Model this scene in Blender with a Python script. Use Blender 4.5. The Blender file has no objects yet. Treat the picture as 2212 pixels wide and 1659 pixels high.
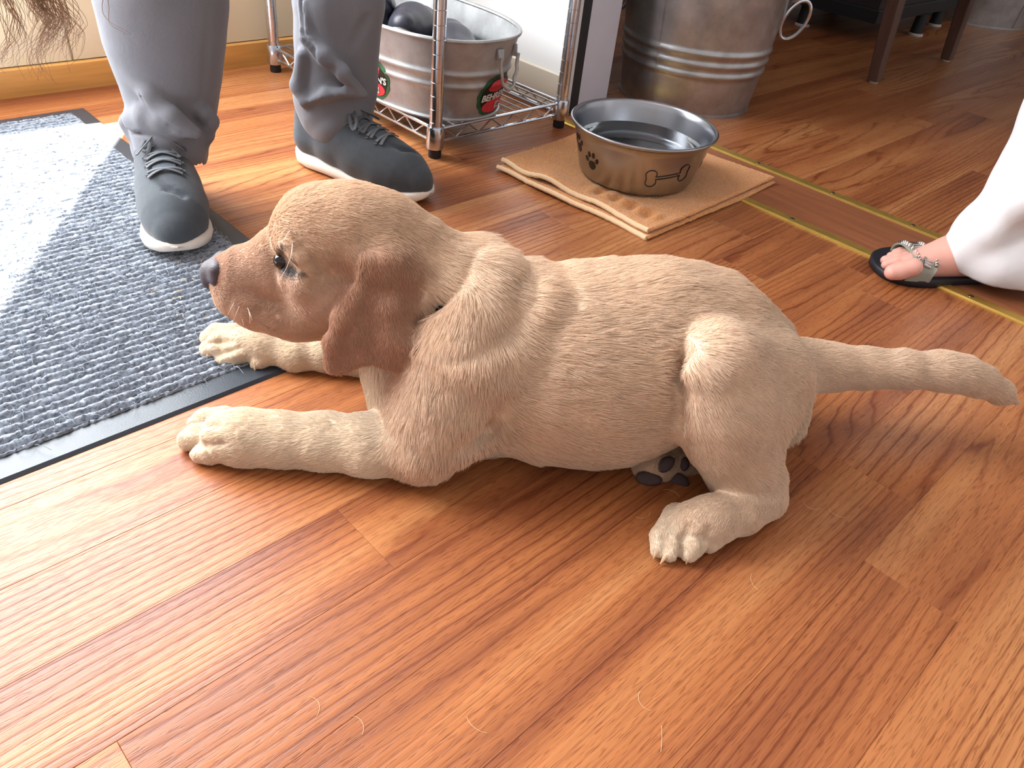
import bpy, math, random
import numpy as np
from mathutils import Matrix, Vector

# ============================================================ camera, light
scene = bpy.context.scene
scene.view_settings.view_transform = 'Standard'
scene.view_settings.look = 'None'
scene.view_settings.exposure = 0.42
scene.view_settings.gamma = 1.0
scene.view_settings.use_curve_mapping = False
col = scene.collection
scene.cycles.max_bounces = 5
scene.cycles.diffuse_bounces = 2
scene.cycles.glossy_bounces = 3
scene.cycles.transmission_bounces = 4
scene.cycles.caustics_reflective = False
scene.cycles.caustics_refractive = False
scene.cycles.use_light_tree = False

cam_d = bpy.data.cameras.new('camera')
cam_d.sensor_fit = 'HORIZONTAL'
cam_d.sensor_width = 36.0
cam_d.lens = 36.0 * 1672.3166515 / 2212.0
cam_d.clip_start = 0.02
cam = bpy.data.objects.new('camera', cam_d)
col.objects.link(cam)
Rcw = Matrix(((0.7235582, -0.68339875, 0.09710654), (0.36241917, 0.49585189, 0.78916617), (-0.58746564, -0.53581438, 0.60645451)))
cam.matrix_world = Matrix.Translation((0, 0, 0.6)) @ Rcw.transposed().to_4x4()
scene.camera = cam

world = bpy.data.worlds.new('daylight')
scene.world = world
world.use_nodes = True
bg = world.node_tree.nodes['Background']
bg.inputs[0].default_value = (1.0, 0.97, 0.96, 1)
bg.inputs[1].default_value = 0.55

sun_d = bpy.data.lights.new('sun', 'SUN')
sun_d.energy = 60.0
sun_d.angle = math.radians(0.6)
sun_d.color = (1.0, 0.95, 0.86)
sun = bpy.data.objects.new('sun', sun_d)
col.objects.link(sun)
SUN_DIR = Vector((-.575, -.818, -1.52)).normalized()      # the way the light travels
sun.rotation_euler = SUN_DIR.to_track_quat('-Z', 'Y').to_euler()

def area_light(name, loc, target, sx, sy, power, color):
    d = bpy.data.lights.new(name, 'AREA')
    d.shape = 'RECTANGLE'; d.size = sx; d.size_y = sy; d.energy = power; d.color = color
    o = bpy.data.objects.new(name, d); col.objects.link(o)
    o.location = loc
    o.rotation_euler = (Vector(target) - Vector(loc)).to_track_quat('-Z', 'Y').to_euler()
    return o
# skylight entering through the big window in the back wall (above the picture)
area_light('window_daylight', (-.175, 2.02, 1.225), (-.05, .6, .35), 1.95, 1.65, 145.0, (.92, .96, 1.0))

# ============================================================ helpers
rng = np.random.default_rng(7)
random.seed(7)

def tag(o, label=None, cat=None, group=None, kind=None):
    if label: o['label'] = label
    if cat: o['category'] = cat
    if group: o['group'] = group
    if kind: o['kind'] = kind
    return o

def empty(name, loc=(0, 0, 0), label=None, cat=None, group=None, rz=0.0, parent=None):
    o = bpy.data.objects.new(name, None); col.objects.link(o)
    o.location = loc; o.rotation_euler = (0, 0, rz)
    o.empty_display_size = 0.05
    if parent: o.parent = parent
    return tag(o, label, cat, group)

def mesh_obj(name, V, F, mat, parent=None, smooth=True, loc=None, sharp=None):
    me = bpy.data.meshes.new(name)
    if isinstance(V, np.ndarray): V = V.tolist()
    if isinstance(F, np.ndarray): F = F.tolist()
    me.from_pydata(V, [], F)
    me.validate(verbose=False)
    if smooth:
        me.polygons.foreach_set('use_smooth', [True] * len(me.polygons))
        if sharp is not None:
            me.set_sharp_from_angle(angle=math.radians(sharp))
    me.update()
    o = bpy.data.objects.new(name, me); col.objects.link(o)
    if mat: me.materials.append(mat)
    if parent: o.parent = parent
    if loc is not None: o.location = loc
    return o

class MB:
    """collects shapes for ONE mesh"""
    def __init__(s): s.V = []; s.F = []
    def add(s, V, F):
        n = len(s.V); s.V += [tuple(map(float, v)) for v in V]; s.F += [tuple(int(i) + n for i in f) for f in F]; return s
    def box(s, lo, hi, bev=0.0):
        x0, y0, z0 = lo; x1, y1, z1 = hi
        if bev <= 0:
            V = [(x0,y0,z0),(x1,y0,z0),(x1,y1,z0),(x0,y1,z0),(x0,y0,z1),(x1,y0,z1),(x1,y1,z1),(x0,y1,z1)]
            return s.add(V, [(3,2,1,0),(4,5,6,7),(0,1,5,4),(1,2,6,5),(2,3,7,6),(3,0,4,7)])
        b = bev
        V = [(x0,y0,z0),(x1,y0,z0),(x1,y1,z0),(x0,y1,z0),(x0,y0,z1-b),(x1,y0,z1-b),(x1,y1,z1-b),(x0,y1,z1-b),
             (x0+b,y0+b,z1),(x1-b,y0+b,z1),(x1-b,y1-b,z1),(x0+b,y1-b,z1)]
        return s.add(V, [(3,2,1,0),(0,1,5,4),(1,2,6,5),(2,3,7,6),(3,0,4,7),(4,5,9,8),(5,6,10,9),(6,7,11,10),(7,4,8,11),(8,9,10,11)])
    def tube(s, P, r, n=8, closed=False, caps=True, flat=None):
        P = [Vector(p) for p in P]; m = len(P)
        rr = r if hasattr(r, '__len__') else [r] * m
        V = []; F = []
        up = None
        for i in range(m):
            a = P[i-1] if (i > 0 or closed) else P[i]
            b = P[(i+1) % m] if (i < m-1 or closed) else P[i]
            t = (b - a).normalized()
            if up is None:
                up = Vector((0, 0, 1)) if abs(t.z) < .9 else Vector((1, 0, 0))
            u = (up - t * up.dot(t)).normalized(); w = t.cross(u); up = u
            for k in range(n):
                an = 2 * math.pi * k / n
                ca, sa = math.cos(an) * rr[i], math.sin(an) * rr[i]
                if flat: ca *= flat
                V.append(P[i] + u * ca + w * sa)
        for i in range(m if closed else m - 1):
            for k in range(n):
                a = i * n + k; b = i * n + (k + 1) % n; c = ((i + 1) % m) * n + (k + 1) % n; d = ((i + 1) % m) * n + k
                F.append((a, b, c, d))
        if caps and not closed:
            F.append(tuple(range(n - 1, -1, -1))); F.append(tuple((m - 1) * n + k for k in range(n)))
        return s.add(V, F)
    def lathe(s, prof, c=(0, 0, 0), n=48, sx=1.0, sy=1.0, fn=None):
        V = []; F = []; m = len(prof)
        for (r, z) in prof:
            for k in range(n):
                a = 2 * math.pi * k / n
                x, y = math.cos(a) * r * sx, math.sin(a) * r * sy
                if fn: x, y, z2 = fn(x, y, z, a, r)
                else: z2 = z
                V.append((c[0] + x, c[1] + y, c[2] + z2))
        for i in range(m - 1):
            for k in range(n):
                F.append((i*n + k, i*n + (k+1) % n, (i+1)*n + (k+1) % n, (i+1)*n + k))
        return s.add(V, F)
    def build(s, name, mat, parent=None, smooth=True, loc=None, sharp=35):
        return mesh_obj(name, s.V, s.F, mat, parent, smooth, loc, sharp if smooth else None)

# ---- node helpers
def new_mat(name):
    m = bpy.data.materials.new(name); m.use_nodes = True
    nt = m.node_tree; b = nt.nodes['Principled BSDF']
    return m, nt, b
def N(nt, t, **kw):
    n = nt.nodes.new(t)
    for k, v in kw.items():
        if k.startswith('i_'): n.inputs[k[2:].replace('_', ' ')].default_value = v
        else: setattr(n, k, v)
    return n
def L(nt, a, b): nt.links.new(a, b)
def ramp(nt, fac, stops):
    r = nt.nodes.new('ShaderNodeValToRGB'); e = r.color_ramp.elements
    while len(e) > 1: e.remove(e[-1])
    e[0].position = stops[0][0]; e[0].color = (*stops[0][1], 1)
    for p, c in stops[1:]:
        x = e.new(p); x.color = (*c, 1)
    if fac is not None: L(nt, fac, r.inputs[0])
    return r
def srgb(r, g, b):
    f = lambda c: (c / 255 / 12.92) if c / 255 <= .04045 else ((c / 255 + .055) / 1.055) ** 2.4
    return (f(r), f(g), f(b))
def simple(name, rgb, rough=.6, metal=0.0, var=.0, vscale=30.0, bump=0.0, bscale=200.0, spec=None, coat=0.0, sheen=0.0, stretch=(1, 1, 1)):
    m, nt, b = new_mat(name)
    b.inputs['Base Color'].default_value = (*rgb, 1)
    b.inputs['Roughness'].default_value = rough
    b.inputs['Metallic'].default_value = metal
    if spec is not None: b.inputs['Specular IOR Level'].default_value = spec
    if coat: b.inputs['Coat Weight'].default_value = coat
    if sheen: b.inputs['Sheen Weight'].default_value = sheen; b.inputs['Sheen Roughness'].default_value = .5
    if var or bump:
        tc = N(nt, 'ShaderNodeTexCoord'); mp = N(nt, 'ShaderNodeMapping'); mp.inputs['Scale'].default_value = stretch
        L(nt, tc.outputs['Object'], mp.inputs[0])
        if var:
            no = N(nt, 'ShaderNodeTexNoise', i_Scale=vscale, i_Detail=5.0)
            L(nt, mp.outputs[0], no.inputs['Vector'])
            r = ramp(nt, no.outputs['Fac'], [(.25, tuple(max(0, c * (1 - var)) for c in rgb)), (.75, tuple(min(1, c * (1 + var)) for c in rgb))])
            L(nt, r.outputs[0], b.inputs['Base Color'])
        if bump:
            n2 = N(nt, 'ShaderNodeTexNoise', i_Scale=bscale, i_Detail=3.0)
            L(nt, mp.outputs[0], n2.inputs['Vector'])
            bp = N(nt, 'ShaderNodeBump', i_Strength=bump, i_Distance=.002)
            L(nt, n2.outputs['Fac'], bp.inputs['Height']); L(nt, bp.outputs[0], b.inputs['Normal'])
    return m
# ---- signed-distance modelling for bodies and clothes
def sd_cone(P,a,b,ra,rb):
    # round cone (linear radius interp approx)
    ba=b-a;l2=ba@ba
    if l2<1e-12: return np.linalg.norm(P-a,axis=-1)-max(ra,rb)
    h=np.clip(((P-a)@ba)/l2,0,1)
    return np.linalg.norm(P-a-h[...,None]*ba,axis=-1)-(ra+(rb-ra)*h)
def sd_ell(P,c,M):
    # M rows: axis/radius
    q=(P-c)@M.T
    k0=np.linalg.norm(q,axis=-1)
    k1=np.linalg.norm(q@(M),axis=-1)+1e-9
    return k0*(k0-1)/k1
def sd_poly(a,b,pts):
    n=len(pts);d=np.full(a.shape,1e9,np.float32);s=np.ones(a.shape,np.float32)
    for i in range(n):
        x1,y1=pts[i];x2,y2=pts[i-1]
        ex,ey=x2-x1,y2-y1
        wx,wy=a-x1,b-y1
        t=np.clip((wx*ex+wy*ey)/(ex*ex+ey*ey+1e-12),0,1)
        d=np.minimum(d,(wx-ex*t)**2+(wy-ey*t)**2)
        c1=b>=y1;c2=b<y2;c3=ex*wy>ey*wx
        fl=(c1&c2&c3)|(~c1&~c2&~c3)
        s=np.where(fl,-s,s)
    return s*np.sqrt(d)
def smin(a,b,k):
    h=np.maximum(k-np.abs(a-b),0)/k
    return np.minimum(a,b)-h*h*k*.25
def mesh_sdf(prims,lo,hi,h):
    lo=np.array(lo,np.float32);hi=np.array(hi,np.float32)
    n=np.ceil((hi-lo)/h).astype(int)+1
    ax=[lo[i]+h*np.arange(n[i],dtype=np.float32) for i in range(3)]
    F=np.full(n,0.05,np.float32)
    for p in prims:
        k=p.get('k',.01);m=k+2*h+p.get('m',0)
        b0=np.maximum(((p['lo']-m-lo)/h).astype(int),0);b1=np.minimum(((p['hi']+m-lo)/h).astype(int)+2,n)
        if (b1<=b0).any(): continue
        sl=tuple(slice(b0[i],b1[i]) for i in range(3))
        G=np.stack(np.meshgrid(*[ax[i][sl[i]] for i in range(3)],indexing='ij'),-1)
        d=p['f'](G).astype(np.float32)
        if p.get('sub'): F[sl]=-smin(-F[sl],d,k)
        else: F[sl]=smin(F[sl],d,k)
    return F,lo,h
def surface_nets(F,lo,h):
    n=F.shape
    S=F<0
    c=[S[i:n[0]-1+i,j:n[1]-1+j,k:n[2]-1+k] for i in(0,1)for j in(0,1)for k in(0,1)]
    cnt=sum(x.astype(np.int8) for x in c)
    act=(cnt>0)&(cnt<8)
    I=np.argwhere(act)
    idx=-np.ones(act.shape,np.int64);idx[act]=np.arange(len(I))
    acc=np.zeros((len(I),3));w=np.zeros(len(I))
    off=[(i,j,k) for i in(0,1)for j in(0,1)for k in(0,1)]
    for x in off:
        for d in range(3):
            if x[d]==0:
                y=list(x);y[d]=1
                f0=F[I[:,0]+x[0],I[:,1]+x[1],I[:,2]+x[2]];f1=F[I[:,0]+y[0],I[:,1]+y[1],I[:,2]+y[2]]
                cr=(f0<0)!=(f1<0)
                t=np.where(cr,f0/(f0-f1+1e-12),0)
                p=np.array(x,float)[None]+0*t[:,None];p[:,d]=t
                acc+=p*cr[:,None];w+=cr
    Vv=lo+h*(I+acc/w[:,None])
    quads=[]
    for d in range(3):
        e=[0,0,0];e[d]=1
        a=S[:n[0]-e[0],:n[1]-e[1],:n[2]-e[2]];b=S[e[0]:,e[1]:,e[2]:]
        E=np.argwhere(a!=b)
        o1=(d+1)%3;o2=(d+2)%3
        ok=(E[:,o1]>0)&(E[:,o2]>0)&(E[:,o1]<n[o1]-1)&(E[:,o2]<n[o2]-1)
        E=E[ok]
        def at(s1,s2):
            Q=E.copy();Q[:,o1]-=s1;Q[:,o2]-=s2
            return idx[Q[:,0],Q[:,1],Q[:,2]]
        q=np.stack([at(0,0),at(1,0),at(1,1),at(0,1)],1)
        fl=a[E[:,0],E[:,1],E[:,2]]
        q[~fl]=q[~fl][:,::-1]
        quads.append(q)
    return Vv,np.concatenate(quads)
def cone(a,b,ra,rb,k=.01,sub=False,**kw):
    a=np.array(a,np.float32);b=np.array(b,np.float32);r=max(ra,rb)
    return dict(f=lambda G:sd_cone(G,a,b,ra,rb),lo=np.minimum(a,b)-r,hi=np.maximum(a,b)+r,k=k,sub=sub,**kw)
def ell(c,axes,rad,k=.01,sub=False,**kw):
    c=np.array(c,np.float32);A=np.array(axes,np.float32);A/=np.linalg.norm(A,axis=1)[:,None]
    rad=np.array(rad,np.float32);M=A/rad[:,None];e=np.sqrt(((A*rad[:,None])**2).sum(0))
    return dict(f=lambda G:sd_ell(G,c,M),lo=c-e,hi=c+e,k=k,sub=sub,**kw)
def sdf_build(SPEC):
    prims=[]
    for s in SPEC:
        if s[0]=='c':
            B=s[5]
            if len(B)==1: B=[B[0],B[0]]
            for a,b in zip(B[:-1],B[1:]):
                prims.append(cone(a[:3],b[:3],a[3],b[3],k=s[2],sub=bool(s[4])))
        elif s[0]=='e':
            prims.append(ell(s[5],s[7],s[6],k=s[2],sub=bool(s[4])))
        elif s[0]=='p':
            # poly sheet: ['p',name,k,comb,sub,origin,A,B,N,pts,th,bulge]
            o=np.array(s[5],np.float32);A=np.array(s[6],np.float32);Bv=np.array(s[7],np.float32);N=np.array(s[8],np.float32);pts=s[9];th=s[10];bl=s[11]
            P3=np.array([o+A*x+Bv*y for x,y in pts])
            def f(G,o=o,A=A,Bv=Bv,N=N,pts=pts,th=th,bl=bl):
                q=G-o;a=q@A;b=q@Bv;n=q@N
                d2=sd_poly(a,b,pts)
                off=bl[0]*a+bl[1]*b+bl[2]*a*a+bl[3]*b*b+bl[4]*a*b
                rr=th
                dn=np.abs(n-off)-th*.5
                return np.sqrt(np.maximum(d2+rr,0)**2+np.maximum(dn+rr*.5,0)**2)+np.minimum(np.maximum(d2+rr,dn+rr*.5),0)-rr*.6
            prims.append(dict(f=f,lo=P3.min(0)-.03,hi=P3.max(0)+.03,k=s[2],sub=bool(s[4])))
    return prims

def sdf_obj(name, spec, h, mat, parent=None, frame=None, post=None):
    prims = sdf_build(spec)
    lo = np.min([p['lo'] for p in prims if not p['sub']], axis=0) - .015
    hi = np.max([p['hi'] for p in prims if not p['sub']], axis=0) + .015
    F, lo, h = mesh_sdf(prims, lo, hi, h)
    V, Q = surface_nets(F, lo, h)
    if post is not None: V = post(V)
    if frame is not None: V = V @ frame
    return mesh_obj(name, V, Q, mat, parent), V, Q

# ============================================================ the floor
def wood_material():
    m, nt, b = new_mat('cherry_laminate')
    geo = N(nt, 'ShaderNodeNewGeometry'); oi = N(nt, 'ShaderNodeObjectInfo')
    off = N(nt, 'ShaderNodeVectorMath', operation='SCALE'); off.inputs[0].default_value = (37.0, 11.3, 5.0)
    L(nt, oi.outputs['Random'], off.inputs['Scale'])
    add = N(nt, 'ShaderNodeVectorMath', operation='ADD'); L(nt, geo.outputs['Position'], add.inputs[0]); L(nt, off.outputs[0], add.inputs[1])
    def mapped(sx, sy):
        mp = N(nt, 'ShaderNodeMapping'); mp.inputs['Scale'].default_value = (sx, sy, 1); L(nt, add.outputs[0], mp.inputs[0]); return mp.outputs[0]
    # broad cathedral figure: rings of a slowly wandering height field
    n1 = N(nt, 'ShaderNodeTexNoise', i_Scale=1.0, i_Detail=1.5, i_Roughness=.45, i_Distortion=.25); L(nt, mapped(.75, 8.0), n1.inputs['Vector'])
    # some boards show arched figure, others straight rift grain
    ra = N(nt, 'ShaderNodeMath', operation='MULTIPLY'); ra.inputs[1].default_value = 13.7; L(nt, oi.outputs['Random'], ra.inputs[0])
    rb_ = N(nt, 'ShaderNodeMath', operation='FRACT'); L(nt, ra.outputs[0], rb_.inputs[0])
    amp = N(nt, 'ShaderNodeMapRange'); amp.inputs['To Min'].default_value = 7.0; amp.inputs['To Max'].default_value = 17.0; L(nt, rb_.outputs[0], amp.inputs['Value'])
    lin = N(nt, 'ShaderNodeMapRange'); lin.inputs['To Min'].default_value = 120.0; lin.inputs['To Max'].default_value = 25.0; L(nt, rb_.outputs[0], lin.inputs['Value'])
    sx = N(nt, 'ShaderNodeSeparateXYZ'); L(nt, add.outputs[0], sx.inputs[0])
    ly = N(nt, 'ShaderNodeMath', operation='MULTIPLY'); L(nt, sx.outputs['Y'], ly.inputs[0]); L(nt, lin.outputs[0], ly.inputs[1])
    mul = N(nt, 'ShaderNodeMath', operation='MULTIPLY_ADD'); L(nt, n1.outputs['Fac'], mul.inputs[0]); L(nt, amp.outputs[0], mul.inputs[1]); L(nt, ly.outputs[0], mul.inputs[2])
    n1b = N(nt, 'ShaderNodeTexNoise', i_Scale=1.0, i_Detail=1.0); L(nt, mapped(14.0, 90.0), n1b.inputs['Vector'])
    ml2 = N(nt, 'ShaderNodeMath', operation='MULTIPLY_ADD'); ml2.inputs[1].default_value = .55; L(nt, n1b.outputs['Fac'], ml2.inputs[0]); L(nt, mul.outputs[0], ml2.inputs[2])
    fr = N(nt, 'ShaderNodeMath', operation='FRACT'); L(nt, ml2.outputs[0], fr.inputs[0])
    # sawtooth ring: slow rise, dark late-wood line at the end
    ring = ramp(nt, fr.outputs[0], [(0.0, (.10,)*3), (.10, (.62,)*3), (.45, (1,)*3), (.78, (.72,)*3), (.93, (.22,)*3), (1.0, (.10,)*3)])
    # fibres and pores
    n2 = N(nt, 'ShaderNodeTexNoise', i_Scale=1.0, i_Detail=2.0, i_Roughness=.6); L(nt, mapped(9.0, 420.0), n2.inputs['Vector'])
    n3 = N(nt, 'ShaderNodeTexNoise', i_Scale=1.0, i_Detail=0.0); L(nt, mapped(70.0, 900.0), n3.inputs['Vector'])
    pore = ramp(nt, n3.outputs['Fac'], [(.30, (0,)*3), (.40, (1,)*3)])
    # broad light / dark streaks along the board
    n4 = N(nt, 'ShaderNodeTexNoise', i_Scale=1.0, i_Detail=2.0); L(nt, mapped(.9, 16.0), n4.inputs['Vector'])
    c_l = srgb(198, 138, 88); c_m = srgb(174, 108, 64); c_d = srgb(138, 78, 48)
    tone = N(nt, 'ShaderNodeMath', operation='MULTIPLY_ADD'); tone.inputs[1].default_value = 1.5; L(nt, n4.outputs['Fac'], tone.inputs[0])
    rshift = N(nt, 'ShaderNodeMapRange'); rshift.inputs['To Min'].default_value = -.42; rshift.inputs['To Max'].default_value = -.12
    # second random number so tone and grain offset are independent
    rr = N(nt, 'ShaderNodeMath', operation='MULTIPLY'); rr.inputs[1].default_value = 7.31; L(nt, oi.outputs['Random'], rr.inputs[0])
    rf = N(nt, 'ShaderNodeMath', operation='FRACT'); L(nt, rr.outputs[0], rf.inputs[0])
    L(nt, rf.outputs[0], rshift.inputs['Value']); L(nt, rshift.outputs[0], tone.inputs[2])
    base = ramp(nt, tone.outputs[0], [(.12, c_d), (.45, c_m), (.85, c_l)])
    def mixc(fac, a, bcol, mode='MULTIPLY', f=1.0):
        mx = N(nt, 'ShaderNodeMix', data_type='RGBA', blend_type=mode)
        if fac is None: mx.inputs[0].default_value = f
        else: L(nt, fac, mx.inputs[0])
        for s_, k in ((a, 6), (bcol, 7)):
            if isinstance(s_, tuple): mx.inputs[k].default_value = (*s_, 1)
            else: L(nt, s_, mx.inputs[k])
        return mx.outputs[2]
    ringc = ramp(nt, ring.outputs[0], [(0.0, srgb(168, 118, 92)), (.5, (.84, .80, .76)), (1.0, (1, 1, 1))])
    n5 = N(nt, 'ShaderNodeTexNoise', i_Scale=1.0, i_Detail=1.0); L(nt, mapped(1.6, 14.0), n5.inputs['Vector'])
    vis = N(nt, 'ShaderNodeMapRange'); vis.inputs['From Min'].default_value = .35; vis.inputs['From Max'].default_value = .62; vis.inputs['To Min'].default_value = .25; vis.inputs['To Max'].default_value = .95; L(nt, n5.outputs['Fac'], vis.inputs['Value'])
    c1 = mixc(vis.outputs[0], base.outputs[0], ringc.outputs[0], 'MULTIPLY')
    fib = ramp(nt, n2.outputs['Fac'], [(.3, (.80, .76, .72)), (.62, (1.06, 1.05, 1.04))])
    c2 = mixc(None, c1, fib.outputs[0], 'MULTIPLY', .8)
    porec = ramp(nt, pore.outputs[0], [(0, (.62, .52, .46)), (1, (1, 1, 1))])
    c3 = mixc(None, c2, porec.outputs[0], 'MULTIPLY', .75)
    L(nt, c3, b.inputs['Base Color'])
    rgh = N(nt, 'ShaderNodeMapRange'); rgh.inputs['To Min'].default_value = .42; rgh.inputs['To Max'].default_value = .33; L(nt, ring.outputs[0], rgh.inputs['Value'])
    L(nt, rgh.outputs[0], b.inputs['Roughness'])
    b.inputs['Specular IOR Level'].default_value = .38
    hm = N(nt, 'ShaderNodeMath', operation='MULTIPLY_ADD'); hm.inputs[1].default_value = .5; L(nt, pore.outputs[0], hm.inputs[0]); L(nt, ring.outputs[0], hm.inputs[2])
    bp = N(nt, 'ShaderNodeBump', i_Strength=.35, i_Distance=.0006); L(nt, hm.outputs[0], bp.inputs['Height']); L(nt, bp.outputs[0], b.inputs['Normal'])
    return m
M_WOOD = wood_material()
M_GAP = simple('seam_brown', srgb(112, 64, 40), .8)  # even mid-brown of the bed showing in the plank gaps
floor = MB().box((-2.2, -1.4, -.05), (5.4, 3.0, -.0065)).build('floor', M_GAP, smooth=False)
tag(floor, 'cherry coloured laminate plank floor with pronounced wood grain', 'floor', kind='structure')
PW = .0984; PY0 = -.0078
fixed_ends = {0: [.675], 1: [.802], 3: [.03], 6: [1.235]}
def planks(x_lo, x_hi, rows, fx):
    for k in rows:
        y0 = PY0 + PW * k; y1 = y0 + PW
        cuts = list(fx.get(k, []))
        r = random.Random(100 + k)
        if not cuts: cuts = [r.uniform(x_lo, x_hi)]
        x = cuts[0]
        while x > x_lo: x -= r.choice((1.0, 1.2, 1.45)); cuts.append(x)
        x = max(cuts)
        while x < x_hi: x += r.choice((1.0, 1.2, 1.45)); cuts.append(x)
        cuts = sorted(cuts)
        for a, b in zip(cuts[:-1], cuts[1:]):
            a = max(a, x_lo); b = min(b, x_hi)
            if b - a < .02: continue
            g = .00008
            MB().box((-(b - a) / 2 + g, -PW / 2 + g, -.006), ((b - a) / 2 - g, PW / 2 - g, 0), .0003).build('plank', M_WOOD, floor, smooth=False, loc=((a + b) / 2, (y0 + y1) / 2, 0))
planks(-.75, 1.375, range(-4, 19), fixed_ends)
planks(1.545, 4.6, range(-4, 20), {})

# ============================================================ walls and trim
M_PANEL = simple('cream_panel', srgb(236, 220, 186), .55, var=.04, vscale=3)
M_WHITE = simple('white_paint', srgb(226, 224, 222), .5, var=.03, vscale=6)
M_PINE = simple('pine_board', srgb(226, 168, 92), .45, var=.16, vscale=6, stretch=(1, 12, 12))
M_BLACK = simple('black_rubber', srgb(26, 28, 34), .55)
M_BRASS = simple('brass', srgb(242, 206, 112), .46, 1.0, var=.10, vscale=40, bump=.05)
M_SCREW = simple('dull_screw', srgb(120, 104, 84), .4, 1.0)

WX0, WX1, WZ0, WZ1 = -1.15, .80, .40, 2.05          # window opening in the back wall
WY = 1.858
wall = MB()
wall.box((-2.2, WY, 0), (1.56, WY + .10, WZ0)).box((-2.2, WY, WZ0), (WX0, WY + .10, 2.5)).box((WX1, WY, WZ0), (1.56, WY + .10, 2.5)).box((WX0, WY, WZ1), (WX1, WY + .10, 2.5))
wall_back = wall.build('wall_back', M_PANEL, smooth=False)
tag(wall_back, 'cream panelled wall with a pine baseboard behind the grey trousers', 'wall', kind='structure')
for i in range(13):
    x0 = -1.55 + .232 * i
    MB().box((x0 + .0025, WY - .007, .058), (x0 + .2295, WY, WZ0 - .01), 0).build('panel', M_PANEL, wall_back, smooth=False)
bb = MB().box((-2.2, WY - .016, 0), (1.40, WY, .056), .003).build('baseboard_back', M_PINE, smooth=False)
tag(bb, 'natural pine baseboard along the cream wall', 'baseboard', kind='structure')
wf = MB()
for a, b in (((WX0 - .06, WZ0 - .05), (WX1 + .06, WZ0)), ((WX0 - .06, WZ1), (WX1 + .06, WZ1 + .06)), ((WX0 - .06, WZ0), (WX0, WZ1)), ((WX1, WZ0), (WX1 + .06, WZ1))):
    wf.box((a[0], WY - .02, a[1]), (b[0], WY + .11, b[1]))
win = wf.build('window_1', M_WHITE, smooth=False)
tag(win, 'white frame of the big window above the panelled wall', 'window', kind='structure')

part = MB().box((1.412, 1.232, 0), (1.552, WY, 2.5)).build('wall_partition', M_WHITE, smooth=False)
tag(part, 'white partition wall between the wire rack and the big bucket', 'wall', kind='structure')
pb = MB().box((1.402, 1.25, 0), (1.412, WY, .085), .003).build('baseboard_partition', simple('beige_baseboard', srgb(206, 194, 176), .5), smooth=False)
tag(pb, 'beige baseboard at the foot of the white partition wall', 'baseboard', kind='structure')
jamb = empty('trim_1', (0, 0, 0)); tag(jamb, 'white door jamb with a black seal at the partition end', 'door jamb', kind='structure')
MB().box((1.446, 1.222, 0), (1.556, 1.232, 2.5), 0).build('jamb_board', simple('cool_white_paint', srgb(214, 214, 226), .5, var=.02), jamb, smooth=False)
MB().box((1.412, 1.218, 0), (1.446, 1.232, 2.5)).build('seal', M_BLACK, jamb, smooth=False)
MB().box((1.392, 1.214, 0), (1.412, 1.236, 2.5)).build('edge_strip', M_WHITE, jamb, smooth=False)

# ---- doorway threshold
thr = MB().box((1.372, -1.2, -.004), (1.560, 1.222, .0015)).build('trim_2', simple('threshold_board', srgb(150, 92, 60), .34, var=.25, vscale=5, stretch=(14, 1, 1), bump=.05), smooth=False)
tag(thr, 'brown threshold board between the two brass strips', 'threshold', kind='structure')
def brass(xc, ys, name, lab):
    prof = [(-.0145, .0), (-.0145, .0022), (-.010, .0042), (.010, .0042), (.0145, .0022), (.0145, .0)]
    y0, y1 = -1.2, 1.222
    V = [(xc + x, y0, z) for x, z in prof] + [(xc + x, y1, z) for x, z in prof]
    F = [(i, i + 6, i + 7, i + 1) for i in range(5)]
    o = mesh_obj(name, V, F, M_BRASS, smooth=False); tag(o, lab, 'threshold strip', kind='structure')
    for y in ys:
        MB().lathe([(0, .0018), (.0022, .0016), (.0042, .0009), (.0048, 0)], (0, 0, 0), 12).build('screw', M_SCREW, o, loc=(xc, y, .0042))
brass(1.566, [.96, .782, .601, .428, .25, .07, -.1], 'trim_3', 'brass threshold strip at the far side of the brown threshold board')
brass(1.371, [.93, .755, .583, .412, .242, .07, -.1], 'trim_4', 'brass threshold strip on the puppy side of the brown threshold board')

# ---- adjoining room: walls and ceiling that keep it dim
wd = MB().box((1.56, 2.55, 0), (5.4, 2.65, 2.5)).box((1.56, WY, 0), (1.62, 2.55, 2.5)).build('wall_far', M_WHITE, smooth=False); tag(wd, 'plain wall at the back of the dim adjoining room', 'wall', kind='structure')
wr = MB().box((5.3, -1.4, 0), (5.4, 2.65, 2.5)).build('wall_right', M_WHITE, smooth=False); tag(wr, 'plain end wall of the dim adjoining room', 'wall', kind='structure')
ce = MB().box((1.45, -1.4, 2.4), (5.4, 2.65, 2.5)).build('ceiling', M_WHITE, smooth=False); ce.data.transform(Matrix.Identity(4)); tag(ce, 'white ceiling over the adjoining room', 'ceiling', kind='structure')

ce2 = MB().box((-2.2, -1.4, 2.5), (1.56, 1.96, 2.6)).build('ceiling_entry', M_WHITE, smooth=False); tag(ce2, 'white ceiling over the entry', 'ceiling', kind='structure')

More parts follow.
